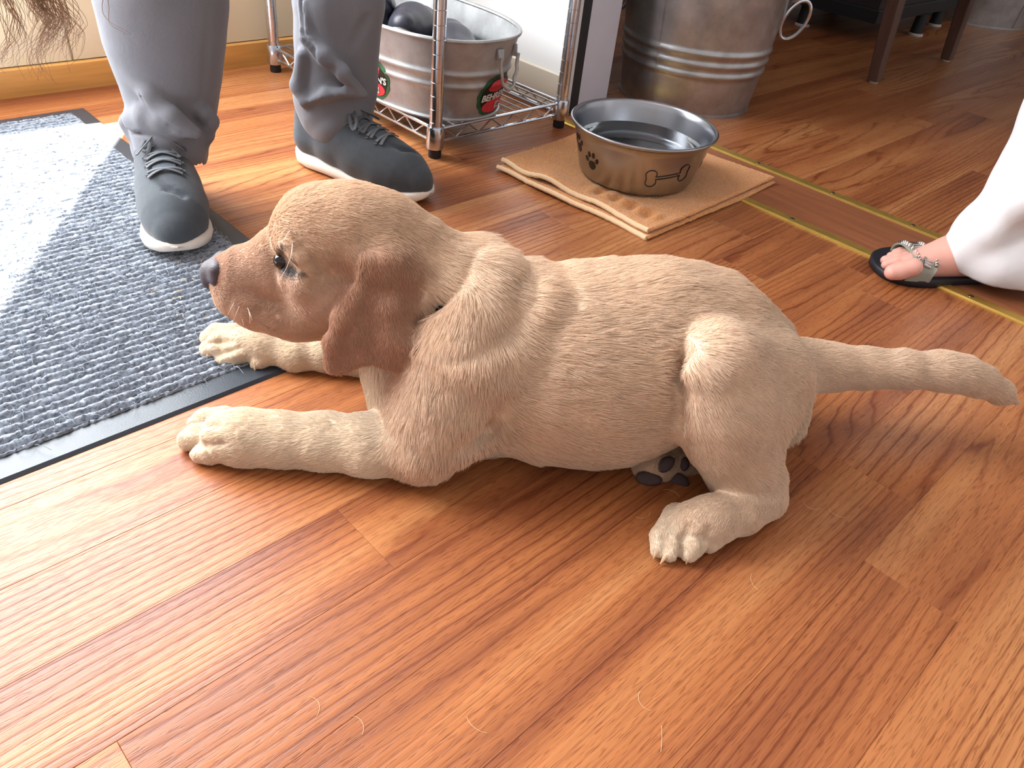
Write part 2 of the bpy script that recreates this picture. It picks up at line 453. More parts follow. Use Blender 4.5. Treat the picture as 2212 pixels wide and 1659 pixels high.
# ============================================================ entrance mat
mat_root = empty('entrance_mat', (0, 0, 0), 'grey ribbed carpet entrance mat with a black rubber border', 'mat')
MX0, MX1, MY0, MY1 = -.55, .500, .716, 1.722
M_RUB = simple('rubber_border', srgb(44, 50, 58), .34, bump=.08, bscale=500)
mb = MB()
o_, i_ = 0.0, .038
V = []
for (d, z) in ((0.0, 0.0005), (.004, .0035), (.034, .0045), (.038, .003)):
    V += [(MX0 + d, MY0 + d, z), (MX1 - d, MY0 + d, z), (MX1 - d, MY1 - d, z), (MX0 + d, MY1 - d, z)]
F = []
for k in range(3):
    for j in range(4): F.append((4*k + j, 4*k + (j+1) % 4, 4*k + 4 + (j+1) % 4, 4*k + 4 + j))
F.append((12, 13, 14, 15))
mb.add(V, F).build('rubber_border', M_RUB, mat_root, smooth=False)
def carpet():
    x0, x1, y0, y1 = -.35, MX1 - .032, MY0 + .034, MY1 - .034
    pitch = .0134
    nx = 230; ny = int((y1 - y0) / pitch * 9)
    xs = np.linspace(x0, x1, nx); ys = np.linspace(y0, y1, ny)
    X, Y = np.meshgrid(xs, ys, indexing='ij')
    r = np.random.default_rng(3)
    wob = np.cumsum(r.normal(0, .00035, (nx, 1)), 0)
    ph = (Y + wob * .3 - y0) / pitch * 2 * math.pi
    Zh = .0052 + .0032 * np.clip(np.cos(ph) * 1.2 + .2, -1, 1) + r.normal(0, .0006, X.shape)
    low = r.normal(0, 1, (nx // 4 + 2, ny // 3 + 2))
    Zh += .0005 * np.kron(low, np.ones((4, 3)))[:nx, :ny]
    X = X + r.normal(0, .0007, X.shape); Y = Y + r.normal(0, .0007, X.shape)
    e = np.minimum.reduce([np.arange(nx)[:, None] + 0 * Y, nx - 1 - np.arange(nx)[:, None] + 0 * Y, np.arange(ny)[None] + 0 * X, ny - 1 - np.arange(ny)[None] + 0 * X])
    Zh = np.where(e < 1, .003, Zh)
    V = np.stack([X, Y, Zh], -1).reshape(-1, 3)
    i = np.arange(nx - 1)[:, None] * ny + np.arange(ny - 1)[None]
    F = np.stack([i, i + ny, i + ny + 1, i + 1], -1).reshape(-1, 4)
    m, nt, b = new_mat('grey_carpet')
    tc = N(nt, 'ShaderNodeTexCoord'); n1 = N(nt, 'ShaderNodeTexNoise', i_Scale=260.0, i_Detail=3.0); L(nt, tc.outputs['Object'], n1.inputs['Vector'])
    rp = ramp(nt, n1.outputs['Fac'], [(.3, srgb(98, 103, 111)), (.7, srgb(164, 171, 182))]); L(nt, rp.outputs[0], b.inputs['Base Color'])
    b.inputs['Roughness'].default_value = .95; b.inputs['Sheen Weight'].default_value = .35; b.inputs['Specular IOR Level'].default_value = .1
    o = mesh_obj('ribbed_pile', V, F, m, mat_root); o['kind'] = 'stuff'
    # loose fibres curling off the ribs
    fb = MB(); r2 = random.Random(5)
    for _ in range(2600):
        x = r2.uniform(x0 + .3, x1); y = r2.uniform(y0, y1 - .3)
        a = r2.gauss(0, .9); ln = r2.uniform(.006, .022); cv = r2.uniform(-2.2, 2.2); P = []
        for k in range(5):
            s = k / 4; an = a + cv * s
            x += math.cos(an) * ln / 4; y += math.sin(an) * ln / 4
            P.append((min(x, MX1 - .034), y, .0085 + .0035 * math.sin(s * math.pi) + r2.uniform(-.0006, .0006)))
        fb.tube(P, .00028, 3, caps=False)
    o = fb.build('loose_fibres', simple('carpet_fibre', srgb(168, 176, 186), .9), mat_root); o['kind'] = 'stuff'
carpet()
sb = MB(); r3 = random.Random(11)
for _ in range(34):
    x = .33 + r3.gauss(.05, .035); y = .93 + r3.gauss(0, .05) ; a = r3.uniform(0, 6.3); l = r3.uniform(.004, .011)
    sb.tube([(x, y, .0105), (x + math.cos(a) * l * .5, y + math.sin(a) * l * .5, .012), (x + math.cos(a) * l, y + math.sin(a) * l, .0105)], .0006, 4)
o = sb.build('straw_crumbs', simple('straw', srgb(214, 186, 128), .8)); tag(o, 'scattered straw crumbs on the mat below the muzzle', 'crumbs', kind='stuff')

# ============================================================ wire shelf rack with tub
M_CHROME = simple('chrome', srgb(206, 212, 222), .2, 1.0)
rack = empty('wire_rack', (.97, 1.17, 0), 'chrome wire shelf rack on black feet beside the partition wall', 'shelf rack')
RX0, RX1, RY0, RY1 = 0.0, .362, 0.0, .615
def shelf(z, rackroot):
    r = .0034
    x0, x1, y0, y1 = RX0, RX1, RY0, RY1
    for zz in (z, z - .025):
        for a, b in (((x0, y0), (x1, y0)), ((x1, y0), (x1, y1)), ((x1, y1), (x0, y1)), ((x0, y1), (x0, y0))):
            MB().tube([(a[0], a[1], zz), (b[0], b[1], zz)], r, 8).build('rail', M_CHROME, rackroot)
    for (ax, ay, bx, by, n) in ((x0, y0, x1, y0, 5), (x1, y0, x1, y1, 9), (x0, y1, x1, y1, 5), (x0, y0, x0, y1, 9)):
        P = []
        for k in range(2 * n + 1):
            t = (k + .0) / (2 * n) * .88 + .06
            P.append((ax + (bx - ax) * t, ay + (by - ay) * t, z - .002 if k % 2 == 0 else z - .0235))
        MB().tube(P, .002, 6).build('truss_wire', M_CHROME, rackroot)
    for k in range(1, 15):
        x = x0 + (x1 - x0) * k / 15
        MB().tube([(x, y0, z + .003), (x, y1, z + .003)], .0019, 6).build('shelf_wire', M_CHROME, rackroot)
    for y in (.18, .43):
        MB().tube([(x0, y, z - .001), (x1, y, z - .001)], .0025, 6).build('cross_wire', M_CHROME, rackroot)
shelf(.055, rack); shelf(1.02, rack)
for (x, y) in ((RX0, RY0), (RX1, RY0), (RX0, RY1), (RX1, RY1)):
    mb = MB(); prof = [(.0001, .02), (.0118, .02)]
    z = .022
    while z < 1.1:
        prof += [(.0127, z), (.0127, z + .0235), (.0118, z + .0242), (.0118, z + .0250)]; z += .0254
    prof += [(.0127, 1.1), (.0001, 1.1)]
    p = mb.lathe(prof, (x, y, 0), 20).build('post', M_CHROME, rack)
    MB().lathe([(.0001, 0), (.0125, 0), (.0132, .003), (.0128, .020), (.0001, .020)], (x, y, 0), 18).build('foot', M_BLACK, rack)
    for zc in (.040, 1.005):
        MB().lathe([(.0128, zc - .021), (.0175, zc - .021), (.0185, zc - .018), (.0168, zc + .020), (.0158, zc + .022), (.0128, zc + .022)], (x, y, 0), 20).build('collar', M_CHROME, rack)

def galv(name, dark=1.0, rough=.42):
    m, nt, b = new_mat(name)
    tc = N(nt, 'ShaderNodeTexCoord')
    v = N(nt, 'ShaderNodeTexVoronoi', i_Scale=38.0); L(nt, tc.outputs['Object'], v.inputs['Vector'])
    n1 = N(nt, 'ShaderNodeTexNoise', i_Scale=9.0, i_Detail=6.0, i_Roughness=.65); L(nt, tc.outputs['Object'], n1.inputs['Vector'])
    rp = ramp(nt, n1.outputs['Fac'], [(.25, tuple(c * dark for c in srgb(146, 148, 152))), (.7, tuple(c * dark for c in srgb(202, 206, 210)))])
    mx = N(nt, 'ShaderNodeMix', data_type='RGBA', blend_type='MULTIPLY'); mx.inputs[0].default_value = .10
    L(nt, rp.outputs[0], mx.inputs[6]); L(nt, v.outputs['Color'], mx.inputs[7]); 
    hs = N(nt, 'ShaderNodeHueSaturation'); hs.inputs['Saturation'].default_value = .12; L(nt, mx.outputs[2], hs.inputs['Color'])
    L(nt, hs.outputs[0], b.inputs['Base Color'])
    b.inputs['Metallic'].default_value = .85
    rr = N(nt, 'ShaderNodeMapRange'); rr.inputs['To Min'].default_value = rough - .1; rr.inputs['To Max'].default_value = rough + .18; L(nt, n1.outputs['Fac'], rr.inputs['Value']); L(nt, rr.outputs[0], b.inputs['Roughness'])
    bp = N(nt, 'ShaderNodeBump', i_Strength=.12, i_Distance=.002); n2 = N(nt, 'ShaderNodeTexNoise', i_Scale=70.0, i_Detail=3.0); L(nt, tc.outputs['Object'], n2.inputs['Vector']); L(nt, n2.outputs['Fac'], bp.inputs['Height']); L(nt, bp.outputs[0], b.inputs['Normal'])
    return m
M_GALV = galv('galvanized_steel', .9, .5)
TC = (1.080, 1.386, .0602); TH = .160
def tub_ax(z):
    t = z / TH
    return .122 + .030 * t, .222 + .034 * t
def tub_pt(a, z, off=0.0):
    ax, ay = tub_ax(z)
    rib = 0.0
    for zc in (.070, .094):
        rib += .0038 * math.exp(-((z - zc) / .0052) ** 2)
    e = .82
    ca, sa = math.cos(a), math.sin(a)
    x = math.copysign(abs(ca) ** e, ca); y = math.copysign(abs(sa) ** e, sa)
    return ((ax + rib + off) * x, (ay + rib + off) * y, z)
tub = empty('oval_tub', TC, 'oval galvanized washtub holding dark footwear on the wire rack', 'tub')
n = 96
zs = [0, .006] + [.006 + (TH - .006) * k / 44 for k in range(1, 45)]
V = []; F = []
for z in zs:
    for k in range(n): V.append(tub_pt(2 * math.pi * k / n, z, .003 if z < .004 else 0))
for z in reversed(zs[1:]):
    for k in range(n): V.append(tub_pt(2 * math.pi * k / n, z, -.0016))
m_ = len(V) // n
for i in range(m_ - 1):
    for k in range(n): F.append((i*n + k, i*n + (k+1) % n, (i+1)*n + (k+1) % n, (i+1)*n + k))
F.append(tuple(range(n - 1, -1, -1))); F.append(tuple((m_ - 1) * n + k for k in range(n)))
mesh_obj('tub_wall', V, F, M_GALV, tub, sharp=50)
MB().tube([tub_pt(2 * math.pi * k / n, TH, .001) for k in range(n)], .0042, 8, closed=True).build('rolled_rim', M_GALV, tub)
MB().tube([tub_pt(2 * math.pi * k / n, .004, .002) for k in range(n)], .0035, 8, closed=True).build('foot_rim', M_GALV, tub)
HA = math.radians(-78)
for sgn, hz in ((1, HA), (1, HA + math.pi)):
    hb = MB(); P = []
    for k in range(25):
        t = k / 24; an = math.pi * t
        da = .17 * math.cos(an); dz = -.066 * math.sin(an) ** .8
        q = tub_pt(hz + da, .128 + dz, .012 + .012 * math.sin(an)); P.append(q)
    h_ = hb.tube(P, .0034, 8).build('bail_handle', M_GALV, tub)
    for da in (-.17, .17):
        eb = MB(); V = []
        for (u, w) in ((-.04, .143), (.04, .143), (.025, .122), (-.025, .122)):
            V.append(tub_pt(hz + da * .93 + u, w, .0012))
        for (u, w) in ((-.04, .143), (.04, .143), (.025, .122), (-.025, .122)):
            V.append(tub_pt(hz + da * .93 + u, w, .011 if w < .13 else .004))
        eb.add(V, [(0, 1, 2, 3), (7, 6, 5, 4), (0, 4, 5, 1), (1, 5, 6, 2), (2, 6, 7, 3), (3, 7, 4, 0)]).build('handle_ear', M_GALV, tub)

def wrap_patch(name, fn2d, mat, parent, nr=10, na=48, squash=None):
    """filled star-shaped 2D outline fn2d(angle)->radius pairs (u metres along surface, w metres up), wrapped by 'squash'"""
    V = [squash(0, 0)]; F = []
    for i in range(1, nr + 1):
        for k in range(na):
            u, w = fn2d(2 * math.pi * k / na); V.append(squash(u * i / nr, w * i / nr))
    for k in range(na): F.append((0, 1 + k, 1 + (k + 1) % na))
    for i in range(nr - 1):
        for k in range(na): F.append((1 + i*na + k, 1 + (i+1)*na + k, 1 + (i+1)*na + (k+1) % na, 1 + i*na + (k+1) % na))
    return mesh_obj(name, V, F, mat, parent)
def text_mesh(body, size, bold=.0, shear=0.0):
    cu = bpy.data.curves.new('tmp_text', 'FONT'); cu.body = body; cu.size = size; cu.align_x = 'CENTER'; cu.align_y = 'CENTER'; cu.offset = bold; cu.shear = shear; cu.resolution_u = 3
    o = bpy.data.objects.new('tmp_text', cu); col.objects.link(o)
    dg = bpy.context.evaluated_depsgraph_get(); me = o.evaluated_get(dg).to_mesh()
    V = [tuple(v.co) for v in me.vertices]; F = [tuple(p.vertices) for p in me.polygons]
    o.evaluated_get(dg).to_mesh_clear(); bpy.data.objects.remove(o); bpy.data.curves.remove(cu)
    return V, F
M_GREEN = simple('label_green', srgb(34, 82, 50), .5, var=.35, vscale=60)
M_RED = simple('label_red', srgb(206, 52, 62), .5, var=.1, vscale=30)
M_INK = simple('black_ink', srgb(18, 18, 20), .45)
M_LBLW = simple('label_white', srgb(226, 222, 212), .5)
def label(ang, zc, r0=.055, full=True):
    ax, ay = tub_ax(zc)
    lo = .16
    # metres of arc to angle, by local derivative
    tab = [ang + (k - 300) * .004 for k in range(601)]; pts_ = [tub_pt(t, zc) for t in tab]; cum = [0.0]
    for p, q in zip(pts_[:-1], pts_[1:]): cum.append(cum[-1] + math.hypot(q[0] - p[0], q[1] - p[1]))
    cum = np.array(cum) - cum[300]
    def sq(off, tilt=.06, du=0.0, dw=0.0):
        def f(u, w):
            u += du; w += dw
            return tub_pt(float(np.interp(u, cum, tab)), zc + w + tilt * u, off)
        return f
    l = wrap_patch('label', lambda a: (r0 * 1.08 * math.cos(a) * (1 + .025 * math.sin(13 * a)), r0 * .95 * math.sin(a) * (1 + .025 * math.cos(11 * a))), M_GREEN, tub, squash=sq(.0008)); l['label'] = 'round green, red and white maker label'
    wrap_patch('label_band', lambda a: (r0 * .90 * math.cos(a), r0 * .80 * math.sin(a)), M_INK, l, squash=sq(.0013))
    for (cy, hx, hy) in ((r0 * .44, r0 * .60, r0 * .26), (-r0 * .44, r0 * .74, r0 * .32)):
        wrap_patch('label_field', lambda t, hx=hx, hy=hy: (hx * math.cos(t), hy * math.sin(t)), M_RED, l, nr=6, na=36, squash=sq(.0019, dw=cy))
    V, F = text_mesh("BEHREN'S", r0 * .40, .0006, .15)
    s_ = sq(.0030); mesh_obj('label_lettering', [s_(x * 1.02, y - .001) for x, y, z in V], F, M_LBLW, l, smooth=False)
    V = [(r0 * .05, -r0 * .60), (r0 * .36, -r0 * .60), (r0 * .36, -r0 * .32), (r0 * .05, -r0 * .32)]
    mesh_obj('label_stamp', [s_(*p) for p in V], [(0, 1, 2, 3)], M_LBLW, l, smooth=False)
    V, F = text_mesh('10', r0 * .24, .0004); s2 = sq(.0038); mesh_obj('label_number', [s2(x + r0 * .2, y - r0 * .46) for x, y, z in V], F, M_INK, l, smooth=False)
label(HA - .03, .047, .047)
label(math.radians(186), .048, .047)

# footwear standing in the tub
M_CLOG = simple('dark_rubber_shoe', srgb(46, 46, 56), .45, bump=.05)
M_TREAD = simple('worn_tread', srgb(158, 152, 146), .7, var=.1)
def clog(heel, toe, upv, lab, mat, tread=False):
    sp = [['c', 's', .02, 0, 0, [[0, 0, 0, .038], [.06, 0, .002, .040], [.13, 0, -.002, .043], [.175, 0, -.012, .034], [.212, 0, -.018, .022]]],
          ['c', 's', .02, 0, 0, [[.0, 0, .045, .034], [.07, 0, .035, .036], [.14, 0, .01, .042]]]]
    X_ = (Vector(toe) - Vector(heel)).normalized(); Z_ = Vector(upv); Z_ = (Z_ - X_ * Z_.dot(X_)).normalized(); Y_ = Z_.cross(X_)
    root = empty('rubber_clog', heel, lab, 'shoe', 'footwear in the washtub'); root.rotation_euler = Matrix((X_, Y_, Z_)).transposed().to_euler()
    def flat(V):
        V = V.copy(); V[:, 2] = np.maximum(V[:, 2], -.036); V[:, 1] *= 1.05; return V
    sdf_obj('upper', sp, .0055, mat, root, post=flat)
    so = MB(); V = []; nn = 32
    for zz, gx in ((-.050, .94), (-.047, 1.0), (-.034, 1.02)):
        for k in range(nn):
            a = 2 * math.pi * k / nn; w = .040 + .012 * (.5 + .5 * math.cos(a))
            V.append((.095 + .140 * gx * math.cos(a), w * gx * math.sin(a), zz))
    F = [(i*nn + k, i*nn + (k+1) % nn, (i+1)*nn + (k+1) % nn, (i+1)*nn + k) for i in range(2) for k in range(nn)] + [tuple(range(nn - 1, -1, -1)), tuple(2*nn + k for k in range(nn))]
    s = so.add(V, F).build('sole', M_TREAD if tread else mat, root)
    if tread:
        for gx in range(9):
            for gy in range(-2, 3):
                x = .02 + .026 * gx + (.013 if gy % 2 else 0); y = gy * .0185
                if abs(y) > .043: continue
                vv = [(x + .0125 * math.cos(math.pi / 3 * q), y + .0108 * math.sin(math.pi / 3 * q), zz) for zz in (-.049, -.0535) for q in range(6)]
                mesh_obj('tread_block', vv, [tuple(range(6)), tuple(range(11, 5, -1))] + [(q, (q + 1) % 6, 6 + (q + 1) % 6, 6 + q) for q in range(6)], M_TREAD, s, smooth=False)
    return root
clog((1.150, 1.440, .110), (.990, 1.310, .245), (.65, .5, -.1), 'dark clog with a pale hexagon tread, toe up over the tub rim', M_CLOG, True)
clog((1.175, 1.400, .100), (1.080, 1.245, .185), (-.1, -.3, .9), 'dark clog leaning on the near inside of the washtub right of the rack post', M_CLOG)
clog((1.060, 1.570, .105), (1.022, 1.415, .250), (.5, .5, .4), 'navy black clog standing deeper in the washtub left of the rack post', simple('navy_rubber', srgb(20, 26, 46), .4))

# ============================================================ towel and water bowl
towel = empty('folded_towel', (1.25, .9, 0), 'folded orange terry towel lying under the steel water bowl', 'towel')
def terry():
    m, nt, b = new_mat('orange_terry')
    tc = N(nt, 'ShaderNodeTexCoord'); n1 = N(nt, 'ShaderNodeTexNoise', i_Scale=420.0, i_Detail=3.0); L(nt, tc.outputs['Object'], n1.inputs['Vector'])
    rp = ramp(nt, n1.outputs['Fac'], [(.3, srgb(208, 132, 76)), (.7, srgb(246, 182, 118))]); L(nt, rp.outputs[0], b.inputs['Base Color'])
    b.inputs['Roughness'].default_value = .95; b.inputs['Sheen Weight'].default_value = .3; b.inputs['Specular IOR Level'].default_value = .1
    bp = N(nt, 'ShaderNodeBump', i_Strength=.9, i_Distance=.003); L(nt, n1.outputs['Fac'], bp.inputs['Height']); L(nt, bp.outputs[0], b.inputs['Normal'])
    return m
M_TERRY = terry(); M_HEM = simple('pale_hem', srgb(246, 212, 170), .9, bump=.3, bscale=500, sheen=.2)
TL, TB, TR, TT = np.array([1.045, 1.055]), np.array([1.070, .690]), np.array([1.497, .700]), np.array([1.462, 1.118])
def towel_layer(z0, th, ins, wav, seed, name):
    nx, ny = 110, 110
    r = np.random.default_rng(seed)
    S, T = np.meshgrid(np.linspace(0, 1, nx), np.linspace(0, 1, ny), indexing='ij')   # S: from the L-B edge to the T-R edge; T: from L to B
    def pos(S, T):
        A = TL[None, None] * (1 - T)[..., None] + TB[None, None] * T[..., None]
        B = TT[None, None] * (1 - T)[..., None] + TR[None, None] * T[..., None]
        c = (TL + TB + TT + TR) / 4
        P = A * (1 - S)[..., None] + B * S[..., None]
        return P
    P = pos(S, T)
    P[..., 0] += ins[0] * (1 - S) ** 6 + .004 * np.sin(T * 9 + seed)* (1 - S) ** 8; P[..., 1] += ins[1] * T ** 6 + .003 * np.sin(S * 7 + seed) * T ** 10
    edge = np.exp(-(S / .16) ** 2); edge2 = np.exp(-((1 - T) / .1) ** 2)
    Zt = z0 + th + wav * edge * (np.sin(T * 17 + seed) * .5 + .5) * (.5 + .5 * np.sin(T * 5.2)) + .002 * np.sin(S * 9 + T * 4) 
    # woven bands, with puckers between them
    for s0 in (.20, .225, .275, .30, .44, .465): Zt -= .0020 * np.exp(-((S - s0) / .006) ** 2)
    puck = np.exp(-((S - .115) / .045) ** 2) * np.clip((T - .45) * 8, 0, 1) * (T < .96)
    Zt += wav * .75 * puck * np.sin(T * 62 + 2 * S)
    puckr = np.exp(-((S - .12) / .06) ** 2) * np.exp(-((T - .36) / .08) ** 2); Zt -= wav * .6 * puckr
    Zt += r.normal(0, .00035, Zt.shape)
    bowl = ((P[..., 0] - 1.232) ** 2 + (P[..., 1] - .862) ** 2) < .135 ** 2
    Zt = np.where(bowl & (name == 'upper_fold'), np.minimum(Zt, .0205), Zt)
    d = np.minimum.reduce([S / .012, (1 - S) / .012, T / .012, (1 - T) / .012]); rnd = np.clip(d, 0, 1) ** .5
    Zb = z0 + (Zt - z0 - th) * .8
    mid = (Zt + Zb) / 2; Zt = mid + (Zt - mid) * np.maximum(rnd, .15); Zb2 = mid + (Zb - mid) * np.maximum(rnd, .15)
    if z0 < .003: Zb2 = np.maximum(Zb2, .0004)
    Vt = np.concatenate([P, Zt[..., None]], -1).reshape(-1, 3); Vb = np.concatenate([P, Zb2[..., None]], -1).reshape(-1, 3)
    n_ = nx * ny; i = np.arange(nx - 1)[:, None] * ny + np.arange(ny - 1)[None]
    Ft = np.stack([i, i + ny, i + ny + 1, i + 1], -1).reshape(-1, 4); Fb = Ft[:, ::-1] + n_
    bd = [k * ny for k in range(nx)] + [(nx - 1) * ny + k for k in range(1, ny)] + [k * ny + ny - 1 for k in range(nx - 2, -1, -1)] + [k for k in range(ny - 2, 0, -1)]
    Fs = [(bd[k], bd[(k + 1) % len(bd)], bd[(k + 1) % len(bd)] + n_, bd[k] + n_) for k in range(len(bd))]
    V = np.concatenate([Vt, Vb]); V[:, 0] -= 1.25; V[:, 1] -= .9
    o = mesh_obj(name, V, Ft.tolist() + Fb.tolist() + [f[::-1] for f in Fs], M_TERRY, towel)
    top = ((Vt + Vb) / 2).reshape(nx, ny, 3); top[..., 0] -= 1.25; top[..., 1] -= .9
    MB().tube([tuple(top[0, k]) for k in range(0, ny, 2)], .0048, 8).build('hem', M_HEM, o)
towel_layer(.0008, .0085, (-.012, -.006), .003, 1, 'lower_fold')
towel_layer(.0100, .0085, (0, 0), .011, 2, 'upper_fold')

M_STEEL = simple('brushed_steel', srgb(166, 168, 174), .27, 1.0, bump=.04, bscale=120, stretch=(1, 1, 18))
BC = (1.232, .866, .0212)
bowl = empty('water_bowl', BC, 'stainless steel dog bowl with black paw and bone prints, on the towel', 'bowl')
def bowl_r(z): return .110 + (.134 - .110) * (z / .093)
prof = [(.0001, .004), (.098, .004), (.105, 0), (.109, .002)] + [(bowl_r(z), z) for z in (.008, .02, .04, .06, .08, .091)] + \
       [(.1375, .0945), (.1415, .0975), (.1420, .1005), (.1400, .1025), (.1360, .1015), (.1335, .098), (.1310, .088), (.1220, .05), (.115, .022), (.105, .012), (.09, .009), (.0001, .008)]
MB().lathe(prof, n=96).build('steel_shell', M_STEEL, bowl, sharp=60)
wm, nt, b = new_mat('water')
b.inputs['Base Color'].default_value = (.55, .6, .62, 1); b.inputs['Roughness'].default_value = .02; b.inputs['IOR'].default_value = 1.33; b.inputs['Transmission Weight'].default_value = 1.0
MB().lathe([(.0001, .0095), (.09, .0098), (.1048, .0128), (.1142, .023), (.1205, .0462), (.1243, .0610), (.0001, .0610)], n=64).build('water', wm, bowl, sharp=40)
def on_bowl(a0, zc, off):
    def f(u, w):
        z = zc + w; return ((bowl_r(z) + off) * math.cos(a0 + u / .122), (bowl_r(z) + off) * math.sin(a0 + u / .122), z)
    return f
def paw_print(a0, zc, s=1.0, tilt=.3):
    f = on_bowl(a0, zc, .0006)
    g = lambda u, w: f(s * (u * math.cos(tilt) - w * math.sin(tilt)), s * (u * math.sin(tilt) + w * math.cos(tilt)))
    V = []; F = []
    def blob(cx, cy, rx, ry, rot=0, heart=False):
        n0 = len(V)
        for k in range(20):
            t = 2 * math.pi * k / 20; x, y = rx * math.cos(t), ry * math.sin(t)
            if heart: x *= 1 - .25 * math.sin(t); y += .0016 * math.cos(2 * t)
            V.append(g(cx + x * math.cos(rot) - y * math.sin(rot), cy + x * math.sin(rot) + y * math.cos(rot)))
        F.append(tuple(range(n0, n0 + 20)))
    blob(0, -.006, .0095, .0085, 0, True)
    for (x, y, rt) in ((-.0135, .003, .45), (-.005, .0125, .12), (.0065, .0125, -.12), (.0145, .003, -.45)): blob(x, y, .0038, .0056, rt)
    mesh_obj('paw_print', V, F, M_INK, bowl, smooth=False)
paw_print(math.radians(172), .042, 1.0, .1)
paw_print(math.radians(150), .060, 1.0, .15)
paw_print(math.radians(300), .050, 1.0, .2)
def bone_print(a0, zc):
    f = on_bowl(a0, zc, .0007); P = []
    hl, hh = .021, .0045
    def arc(cx, cy, r, t0, t1, n=9):
        for k in range(n): t = t0 + (t1 - t0) * k / (n - 1); P.append((cx + r * math.cos(t), cy + r * math.sin(t)))
    r = .0075
    arc(hl + .003, .0065, r, math.radians(215), math.radians(-30)); arc(hl + .003, -.0065, r, math.radians(30), math.radians(-215))
    arc(-hl - .003, -.0065, r, math.radians(35), math.radians(-210)); arc(-hl - .003, .0065, r, math.radians(210), math.radians(-35))
    tl = .14; P = [(x * 1.4, y * 1.25) for x, y in P]; P2 = []
    for i in range(len(P)):
        (xa, ya), (xb, yb) = P[i], P[(i + 1) % len(P)]; k_ = 10 if abs(xa - xb) > .02 else 1
        P2 += [(xa + (xb - xa) * j / k_, ya + (yb - ya) * j / k_) for j in range(k_)]
    P = P2
    MB().tube([f(x * math.cos(tl) - y * math.sin(tl), x * math.sin(tl) + y * math.cos(tl)) for x, y in P], .0010, 5, closed=True, flat=.5).build('bone_print', M_INK, bowl)
bone_print(math.radians(246), .044)
bone_print(math.radians(20), .044)

# ============================================================ buckets in the doorway
M_GALV2 = galv('dull_galvanized', .95, .3)
def bucket(name, loc, r0, r1, h, lab, rz, bands=(.10, .125, .150), mat=M_GALV2):
    root = empty(name, loc, lab, 'bucket', rz=rz)
    R = lambda z: r0 + (r1 - r0) * z / h + sum(.005 * math.exp(-((z - b_) / .006) ** 2) for b_ in bands)
    zz = [.006 + (h - .006) * k / 90 for k in range(91)]
    prof = [(.0001, .008), (r0 - .004, .008), (r0 - .002, 0), (r0 + .003, 0), (r0 + .003, .006)] + [(R(z), z) for z in zz] + [(R(z) - .002, z) for z in reversed(zz)] + [(.0001, .011)]
    MB().lathe(prof, n=96).build('bucket_wall', mat, root, sharp=50)
    MB().tube([(r1 * math.cos(2 * math.pi * k / 72), r1 * math.sin(2 * math.pi * k / 72), h) for k in range(72)], .005, 8, closed=True).build('rolled_rim', mat, root)
    V = []
    a0 = math.radians(187)
    for z in zz:
        for da, of in ((-.006, .0015), (.006, .0015), (.006, 0), (-.006, 0)): V.append(((R(z) + of) * math.cos(a0 + da), (R(z) + of) * math.sin(a0 + da), z))
    F = [(4*i + j, 4*i + (j+1) % 4, 4*i + 4 + (j+1) % 4, 4*i + 4 + j) for i in range(len(zz) - 1) for j in range(4)]
    mesh_obj('seam', V, F, mat, root)
    for ha in (math.radians(-64), math.radians(116)):
        c = Vector(((R(.240) + .026) * math.cos(ha), (R(.240) + .026) * math.sin(ha), .226)); t = Vector((-math.sin(ha), math.cos(ha), 0)); o_ = Vector((math.cos(ha), math.sin(ha), 0))
        P = [c + (o_ * .9 + t * .35) * (.030 * math.cos(k * math.pi / 16)) + (Vector((0, 0, 1)) * .97 + o_ * .22) * (.046 * math.sin(k * math.pi / 16)) for k in range(32)]
        MB().tube(P, .0042, 8, closed=True).build('ring_handle', M_CHROME, root)
        MB().tube([c + t * -.02 + Vector((0, 0, .046)) - o_ * .022, c + Vector((0, 0, .046)) - o_ * .006, c + t * .02 + Vector((0, 0, .046)) - o_ * .022], .009, 8).build('handle_bracket', mat, root)
    return root
bucket('galvanized_bucket', (1.815, 1.170, 0), .168, .222, .46, 'large galvanized bucket with ribbed bands just behind the white jamb', 0)
bucket('galvanized_bucket', (4.10, 1.27, 0), .24, .27, .42, 'galvanized bucket far off at the top right corner, behind the chair legs', 1.0, bands=(.3,))

# ============================================================ dark furniture in the adjoining room
M_DKWOOD = simple('dark_wood', srgb(98, 72, 64), .4, var=.25, vscale=8, stretch=(6, 6, 1))
M_GLIDE = simple('nylon_glide', srgb(206, 196, 190), .4)
def tapered(p0, p1, w0, w1):
    V = []
    for p, w in ((p0, w0), (p1, w1)):
        b_ = w * .18
        for dx, dy in ((-w, -w + b_), (-w + b_, -w), (w - b_, -w), (w, -w + b_), (w, w - b_), (w - b_, w), (-w + b_, w), (-w, w - b_)): V.append((p[0] + dx, p[1] + dy, p[2]))
    return V, [tuple(range(7, -1, -1)), tuple(range(8, 16))] + [(k, (k + 1) % 8, 8 + (k + 1) % 8, 8 + k) for k in range(8)]
chair = empty('dining_chair', (2.80, .745, 0), 'dark wooden chair whose legs show at the top right', 'chair')
for (x, y, lx, ly) in ((-.278, .225, -.03, .03), (.282, .225, -.03, .02), (-.278, -.225, .0, -.01), (.282, -.225, .0, -.01)):
    V, F = tapered((x, y, .006), (x + lx, y + ly, .44), .0165, .026)
    l_ = MB().add(V, F).build('leg', M_DKWOOD, chair, smooth=False)
    MB().lathe([(.0001, 0), (.013, 0), (.014, .003), (.013, .007), (.0001, .007)], (x, y, 0), 14).build('glide', M_GLIDE, l_)
MB().box((-.33, -.25, .44), (.31, .27, .475), .008).build('seat', M_DKWOOD, chair, smooth=False)
MB().box((-.27, -.21, .39), (.26, .22, .44)).build('apron', M_DKWOOD, chair, smooth=False)
